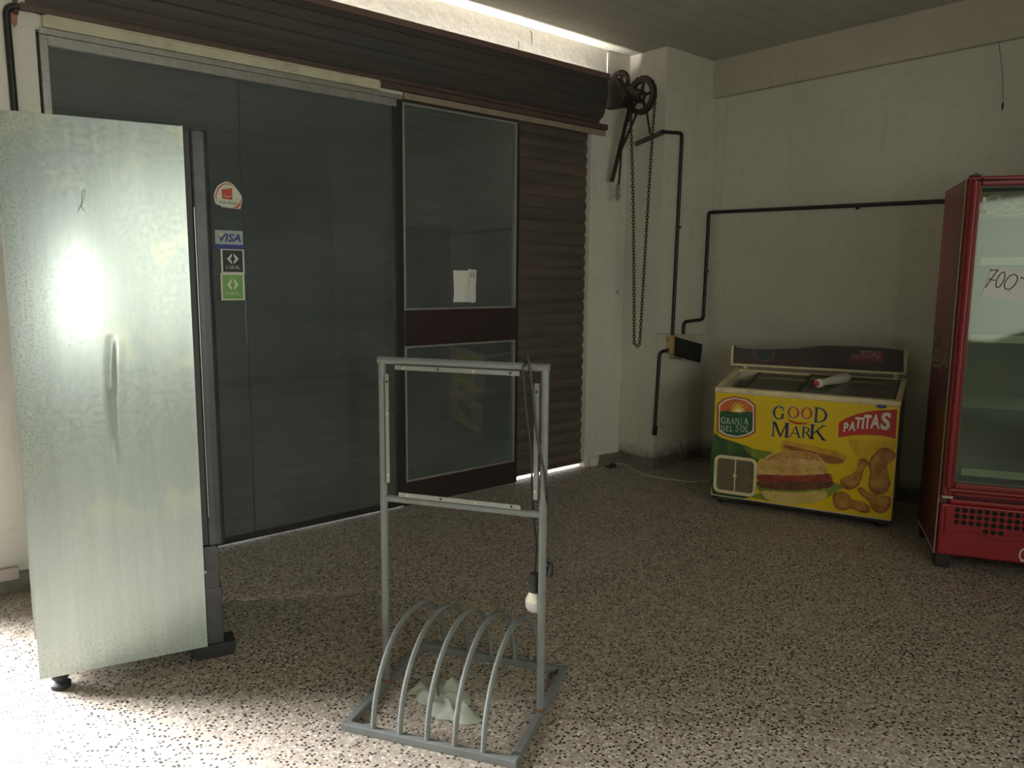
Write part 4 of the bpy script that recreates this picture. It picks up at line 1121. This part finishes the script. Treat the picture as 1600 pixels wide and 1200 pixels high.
# grille
gx0, gx1, gz0, gz1 = fq(98, 830)[0], fq(348, 850)[0], fq(225, 945)[1], fq(225, 722)[1]
def rrect(x0, x1, z0, z1, r, n=6):
    out = []
    for cx, cz, a0 in ((x1-r, z1-r, 0), (x0+r, z1-r, 90), (x0+r, z0+r, 180), (x1-r, z0+r, 270)):
        for k in range(n+1):
            a = math.radians(a0+90*k/n); out.append((cx+r*math.cos(a), cz+r*math.sin(a)))
    return out
O_ = rrect(gx0, gx1, gz0, gz1, .045); I_ = rrect(gx0+.020, gx1-.020, gz0+.020, gz1-.020, .030)
gm = MB(); n = len(O_); yb, yf = -.0045, -.020
r_ = [[gm.b.verts.new((a, y, b)) for a, b in L_] for L_, y in ((O_, yb), (O_, yf), (I_, yf), (I_, yb))]
for A_, B2 in zip(r_, r_[1:]+r_[:1]):
    for i in range(n): gm.b.faces.new((A_[i], A_[(i+1) % n], B2[(i+1) % n], B2[i]))
gr = gm.build('vent_grille', M_CREAM, fz, .002)
Decal(ff).poly(I_, .0042).build('vent_opening', M_HOLE, gr)
ns = 20
m = MB()
for i in range(ns):
    zc = gz0+.024+(gz1-gz0-.048)*i/(ns-1); dx = max(0, .030-min(zc-gz0-.02, gz1-.02-zc))*.35
    m.box(gx0+.018+dx, gx1-.018-dx, -.014, -.012, zc-.0012, zc+.0012)
m.build('grille_slats', M_CREAM, gr)
cxg = (gx0+gx1)/2; czg = (gz0+gz1)/2
MB().box(cxg-.003, cxg+.003, -.019, -.009, gz0+.018, gz1-.018).build('grille_rib', M_CREAM, gr)
MB().lathe([(.012, 0), (.013, .006), (.004, .009)], (cxg, -.015, czg), (0, -1, 0), 16).build('grille_boss', M_CREAM, gr, smooth=True)
# dark right edge and casters
for x_, y_ in ((.06, .06), (FW-.07, .06), (.06, FD-.07), (FW-.07, FD-.07)):
    cs = MB().lathe([(.024, -.012), (.026, -.008), (.026, .008), (.024, .012)], (x_, y_, .026), (1, .3, 0), 16).build('caster', M_BLACK, fz, smooth=True)
    MB().box(x_-.018, x_+.018, y_-.014, y_+.014, .040, .058).build('caster_fork', M_IRON, cs)
# rear header
hy = .60
prof = [(-.03, 1.062), (.10, 1.060), (.30, 1.063), (.45, 1.078), (.60, 1.092), (.80, 1.098), (1.0, 1.094), (1.10, 1.084)]
Pf = [(-.028, .930), (1.112, .938)]+[(a, b) for a, b in reversed(prof)]
hd_ = MB().prism(Pf, lambda a, b, d: Vector((a, hy-.03-.004*0+d, b)), .03).build('header_panel', M_HEADER, fz, .002)
MB().prism([(-.04, .914), (1.128, .922), (1.128, .938), (-.04, .930)], lambda a, b, d: Vector((a, hy-.045+d, b)), .07).build('header_ledge', M_CREAM, fz, .003)
MB().prism([(-.046, .915), (-.028, .915), (-.026, 1.062), (-.044, 1.060)], lambda a, b, d: Vector((a, hy-.036+d, b)), .04).build('header_end', M_CREAM, fz, .003)
MB().prism([(1.112, .922), (1.130, .922), (1.130, 1.084), (1.110, 1.086)], lambda a, b, d: Vector((a, hy-.036+d, b)), .04).build('header_end', M_CREAM, fz, .003)
for x_ in (.05, FW-.08): MB().box(x_, x_+.03, FD-.005, FD+.025, .80, .92).build('header_bracket', M_CREAM, fz)
fh = lambda u, v, off: Vector((u, hy-.030-off, v))
def hq(X, Y): q = fp(1120+X/5.333, 540+Y/5.333, 1, hy-.03); return (q.x, q.z)
def hpart(name, mt, P, off=.001, parent=hd_): d = Decal(fh); d.poly([hq(*p) for p in P], off); return d.build(name, mt, parent)
hpart('header_film', M_HEADGREY, [(162, 10), (165, 0), (500, 0), (850, 8), (700, 22), (420, 32), (250, 26), (160, 14)])
hpart('header_badge_ring', simple('dim_pink', (.16, .07, .06), .4), [(312, 30), (484, 34), (482, 95), (460, 118), (400, 134), (340, 120), (308, 96)], .0014)
hpart('header_badge', simple('dim_green', (.025, .04, .03), .4), [(322, 30), (474, 36), (472, 92), (450, 110), (400, 124), (345, 112), (318, 92)], .0020)
hpart('header_banner', simple('dim_red', (.16, .02, .018), .4), [(1112, 82), (1200, 55), (1300, 42), (1392, 44), (1392, 145), (1112, 132)], .0014)
def hu(x0, y0, x1, y1): p = hq(x0, y1); q = hq(x1, y0); return p[0], q[0], p[1], q[1]
d = Decal(fh); d.sans('PA', *hu(1132, 74, 1190, 106), off=.0022); d.sans('TiTAS', *hu(1196, 48, 1366, 100), off=.0022, bold=.02, shear=.1); d.build('header_lettering', simple('dim_pale', (.24, .19, .16), .4), hd_)
d = Decal(fh)
for ch, a in (('G', 685),): d.glyph(ch, *hu(a, 62, a+50, 108), off=.0014)
for ch, a in (('D', 870),): d.glyph(ch, *hu(a, 45, a+45, 85), off=.0014)
d.build('header_lettering', simple('dim_dark', (.02, .015, .02), .4), hd_)
d = Decal(fh)
for a in (745, 800): d.glyph('O', *hu(a, 52, a+48, 95), off=.0014)
d.build('header_lettering', simple('dim_dark_red', (.12, .02, .02), .4), hd_)

# bottle lying on the lid
FM = Matrix.Translation((*FO, 0)) @ Matrix.Rotation(FA, 4, 'Z')
za = zt(.30)-.002+.030
def onlid(x, y, z):   # intersection of a photo pixel with a level z
    q = on(x, y, 2, z); return q
p0 = onlid(1274, 600, zt(.30)+.022); p1 = onlid(1331, 588.5, zt(.30)+.035)
dr_ = (p1-p0); Lb = dr_.length; dr_.normalize()
bt = thing('bottle', 'white plastic bottle with a red tip lying on the dark glass lid', 'bottle', p0)
if Lb > .42: Lb = .42
MB().lathe([(.008, -.004), (.014, .0), (.016, .018), (.014, .030)], (0, 0, 0), dr_, 16).build('cap', M_REDCAP, bt, smooth=True)
MB().lathe([(.014, .024), (.028, .032), (.031, .060), (.027, .074), (.022, .080)], (0, 0, 0), dr_, 20).build('collar', M_BOTTLE, bt, smooth=True)
MB().lathe([(.022, .078), (.024, Lb*.35), (.031, Lb*.6), (.037, Lb*.80), (.036, Lb*.92), (.026, Lb*.985), (.010, Lb)], (0, 0, 0), dr_, 24).build('bottle_body', M_BOTTLE, bt, smooth=True)

# ================================================================ glass-door cooler
KO, KA = (4.3918, 1.5447), -1.0628
ck = thing('drinks_cooler', 'tall red glass-door drinks cooler with handwritten price on the glass', 'cooler', (*KO, 0), KA)
kp = locpix(KO, KA)
KW, KD, K0, K1 = .70, .6126, .075, 2.0717
KB = .415      # underside of the door
m = MB(); m.box(0, .045, .0, KD, K0, K1).box(KW-.045, KW, .0, KD, K0, K1).box(.045, KW-.045, KD-.04, KD, K0, K1)
m.box(.045, KW-.045, .0, KD-.04, K1-.05, K1).box(.045, KW-.045, .0, KD-.04, K0, KB+.02)
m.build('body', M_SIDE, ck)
m = MB(); m.box(.0455, .055, .004, KD-.045, KB+.02, K1-.05).box(KW-.055, KW-.0455, .004, KD-.045, KB+.02, K1-.05).box(.055, KW-.055, KD-.055, KD-.045, KB+.02, K1-.05).box(.055, KW-.055, .004, KD-.055, KB+.02, KB+.03)
m.build('liner', M_LINER, ck)
MB().box(-.0035, .0, -.002, .014, K0, K1-.002).build('corner_trim', M_WHITESTRIP, ck)
MB().box(-.0035, .0, .014, KD, K0, K0+.008).build('corner_trim', M_WHITESTRIP, ck)
# door
D0, D1 = KB, K1+.004; fr_ = .054; yf, yb = -.050, -.004
dm = MB()
def bar(poly, z0=None, z1=None): pass
dm.box(.004, .004+fr_, yf, yb, D0, D1).box(KW-.004-fr_, KW-.004, yf, yb, D0, D1).box(.004+fr_, KW-.004-fr_, yf, yb, D1-.048, D1).box(.004+fr_, KW-.004-fr_, yf, yb, D0, D0+.072)
dd = dm.build('door', M_RED, ck, .008)
# raised beads that catch the light on the frame
MB().tube([(.030, yf-.003, D0+.05), (.030, yf-.003, D1-.022), (KW-.030, yf-.003, D1-.022), (KW-.030, yf-.003, D0+.05)], .018, 12).build('frame_bead', M_RED, dd, smooth=True)
MB().tube([(.03, yf-.003, D0+.035), (KW-.03, yf-.003, D0+.035)], .014, 10).build('frame_bead', M_RED, dd, smooth=True)
MB().box(.004+fr_, KW-.004-fr_, -.030, -.024, D0+.072, D1-.048).build('door_glass', M_COOLGLASS, dd)
gmm = MB(); gx, gX, gz_, gZ = .004+fr_, KW-.004-fr_, D0+.072, D1-.048
gmm.box(gx, gx+.010, -.024, -.006, gz_, gZ).box(gX-.010, gX, -.024, -.006, gz_, gZ).box(gx+.010, gX-.010, -.024, -.006, gz_, gz_+.010).box(gx+.010, gX-.010, -.024, -.006, gZ-.010, gZ)
gmm.build('door_gasket', M_LINER, dd)
MB().box(.006, .055, -.052, -.004, D1, D1+.008).build('top_hinge', M_BLACK, ck, .002)
MB().tube([(.02, -.02, D1+.006), (.035, -.02, D1+.018), (.05, -.02, D1+.007)], .003, 6).build('hinge_pin', M_IRON, ck)
MB().box(.008, .060, -.040, -.002, KB-.018, KB-.004).build('bottom_hinge', M_WHITESTRIP, ck, .002)
# shelves with price strips
for z_, x0 in ((1.655, .10), (1.254, .085), (.535, .10), (.90, .10)):
    m = MB()
    for k in range(15): m.tube([(.058, .04+k*.034, z_-.012), (KW-.058, .04+k*.034, z_-.012)], .0018, 5)
    for k in range(4): m.tube([(.07+k*.187, .04, z_-.016), (.07+k*.187, .53, z_-.016)], .003, 5)
    sf = m.build('shelf', M_WIRE, ck)
    if z_ != .90: MB().box(x0, KW-.07, .032, .036, z_-.020, z_+.020).build('price_strip', M_TAG, sf)
# lit header inside
hm = MB().box(.056, KW-.056, .010, .06, 1.865, 2.005).build('inner_header', simple('dusty_header', (.25, .17, .12), .5, var=.2, scale=6), ck, .004)
def kq(x, y, yy): q = kp(x, y, 1, yy); return (q.x, q.z)
kf = lambda yy: (lambda u, v, off: Vector((u, yy-off, v)))
def script_cola(d, x0, x1, z0, z1, off, w_=.004):
    """flowing two-word script"""
    segs = [
     [(.13, .75), (.11, .95), (.04, .9), (.0, .5), (.03, .15), (.09, .1), (.15, .3)],
     [(.20, .5), (.16, .45), (.16, .2), (.20, .15), (.24, .3), (.22, .5), (.19, .5)],
     [(.33, .5), (.28, .5), (.26, .25), (.30, .12), (.35, .25)],
     [(.43, .5), (.38, .5), (.36, .25), (.40, .15), (.44, .35), (.44, .5), (.43, .2), (.48, .15), (.52, .35), (.56, .38)],
     [(.68, .78), (.66, 1.), (.60, .95), (.56, .5), (.58, .12), (.64, .1), (.70, .3)],
     [(.75, .5), (.71, .45), (.71, .2), (.75, .15), (.79, .3), (.77, .5), (.74, .5)],
     [(.80, .35), (.86, .7), (.86, .98), (.83, .9), (.82, .4), (.84, .14), (.88, .2)],
     [(.95, .5), (.90, .5), (.88, .25), (.92, .15), (.96, .35), (.96, .5), (.96, .2), (1., .15)],
     [(.02, .05), (.2, -.1), (.45, .02), (.6, -.05)]]
    for s in segs:
        P = [(p.x, p.y) for p in smooth_open([(a, b, 0) for a, b in s], 5)]
        d.stroke([(x0+a*(x1-x0), z0+b*(z1-z0)) for a, b in P], w_, off)
d = Decal(kf(.010)); script_cola(d, .09, KW-.10, 1.895, 1.985, .0015, .010); d.build('header_script', simple('dim_header_script', (.62, .48, .36), .5), hm)
# worn script on the side film
d = Decal(lambda u, v, off: Vector((-.0004-off, u, v)))
m_sc = simple('worn_side_script', (.60, .50, .46), .5, var=.3, scale=40)
script_cola(d, .60, .05, 1.07, 1.235, .0012, .012)
d.build('side_script', m_sc, ck)
# small stickers at the door's upper left
for a, b, c_, e in ((1535, 308, 1541, 318), (1531, 328, 1541, 333)):
    p, q = kq(a, e, -.030), kq(c_, b, -.030); Decal(kf(-.030)).poly([(p[0], p[1]), (q[0], p[1]), (q[0], q[1]), (p[0], q[1])], .0012).build('small_label', M_TAG, dd)
# price paper on the glass
def zq(X, Y): return kq(1490+X/5.4545, 380+Y/5.4545, -.030)
m = MB(); slab(m, [Vector((u, -.0312, v)) for u, v in [zq(*p) for p in ((322, 205), (600, 238), (745, 258), (735, 508), (600, 492), (400, 470), (232, 456), (262, 380), (300, 290))]], (0, -.0008, 0))
pp = tag(m.build('price_paper', M_PAPER), 'white paper taped inside the view of the cooler glass, price 700 in black marker', 'paper')
pp['label'] = 'white sheet on the cooler glass with the price 700 in black marker'
pp.matrix_world = Matrix.Translation((*KO, 0)) @ Matrix.Rotation(KA, 4, 'Z')
d = Decal(kf(-.0322))
def pen(P, w_=.0052): d.stroke([zq(p.x, p.y) for p in smooth_open([(a, b, 0) for a, b in P], 5)], w_, .001)
pen([(315, 240), (318, 228), (350, 232), (380, 226)]); pen([(380, 226), (345, 270), (305, 325), (270, 380)]); pen([(298, 300), (325, 312), (350, 316)])
def loop(cx, cy, rx, ry, sk): 
    pen([(cx+rx*math.cos(a)+sk*math.sin(a)*-1, cy+ry*math.sin(a)) for a in [math.radians(-60+t*30) for t in range(13)]])
loop(398, 312, 30, 66, 26); loop(487, 330, 48, 64, 28)
pen([(568, 302), (580, 290), (594, 306)]); d.poly([zq(*p) for p in ell(475, 408, 6, 5, 8)], .001)
d.build('writing', M_INK, pp)
# wide lower grille panel
gp_ = MB(); gy = -.030
def kz(X, Y): return kq(1450+X/5, 680+Y/5, gy)
# panel plate with round vents: a plate plus dark round wells
zA, zB = K0+.006, KB-.020
gp_.box(.006, KW-.006, gy, -.002, zA, zB-.03).box(.045, KW-.006, gy, -.002, zB-.03, zB)
pl_ = gp_.build('lower_panel', M_REDBASE, ck, .010)
MB().prism([(.03, zB-.045), (KW-.03, zB-.045), (KW-.03, zA+.14), (.45, zA+.125), (.30, zA+.11), (.15, zA+.150), (.03, zA+.120)], lambda a, b, d: Vector((a, gy-.008+d, b)), .008).build('raised_field', M_REDBASE, pl_, .004)
rows = [(585, 4), (635, 4), (685, 4), (757, 4)]
hx = [228+ i*58 for i in range(11)]
h0 = kz(228, 580); h1 = kz(700, 625); dx = (h1[0]-h0[0])/8; zr = [h0[1], kz(228, 628)[1], kz(228, 676)[1], kz(448, 752)[1]]
mh = None
for r_i, z_ in enumerate(zr):
    for k in range(11):
        x_ = h0[0]+k*dx
        if r_i == 3 and not 4 <= k <= 6: continue
        if x_ > KW-.05: continue
        MB().lathe([(.0135, 0), (.0135, .0012)], (x_, gy-.0082, z_), (0, -1, 0), 14).build('vent_hole', M_HOLE, pl_)
cpts = [kz(*p) for p in ((780, 905), (745, 890), (722, 925), (728, 965), (755, 980), (785, 960))]
P = [(p.x, p.y) for p in smooth_open([(a, b, 0) for a, b in cpts], 5)]
lx = cpts[0][0]-.02
d = Decal(kf(gy)); script_cola(d, lx-.015, KW-.05, cpts[4][1]-.005, cpts[1][1]+.005, .0012, .007); d.build('front_script', M_WHITE, pl_)
for x_, y_ in ((.035, .03), (KW-.06, .03), (.035, KD-.08), (KW-.06, KD-.08)):
    MB().box(x_-.03, x_+.045, y_-.03, y_+.05, .0, K0).build('foot', M_BLACK, ck, .004)
# things left on the cooler floor
def inK(x, y, z): return (Matrix.Translation((*KO, 0)) @ Matrix.Rotation(KA, 4, 'Z')) @ Vector((x, y, z))
zf = KB+.031
tag(MB().lathe([(.034, 0), (.036, .004), (.036, .012), (.030, .014)], inK(.24, .06, zf), (0, 0, 1), 20).build('jar_lid', M_TAG, smooth=True), 'small pale round lid on the cooler floor behind the glass', 'lid')
mt = Matrix.Translation(inK(.42, .08, zf)) @ Matrix.Rotation(KA, 4, 'Z')
tag(MB().box(-.10, .12, -.03, .04, 0, .035, mt).build('packet', simple('pink_packet', (.50, .12, .11), .5), bevel=.004), 'flat reddish packet on the cooler floor behind the glass', 'packet')
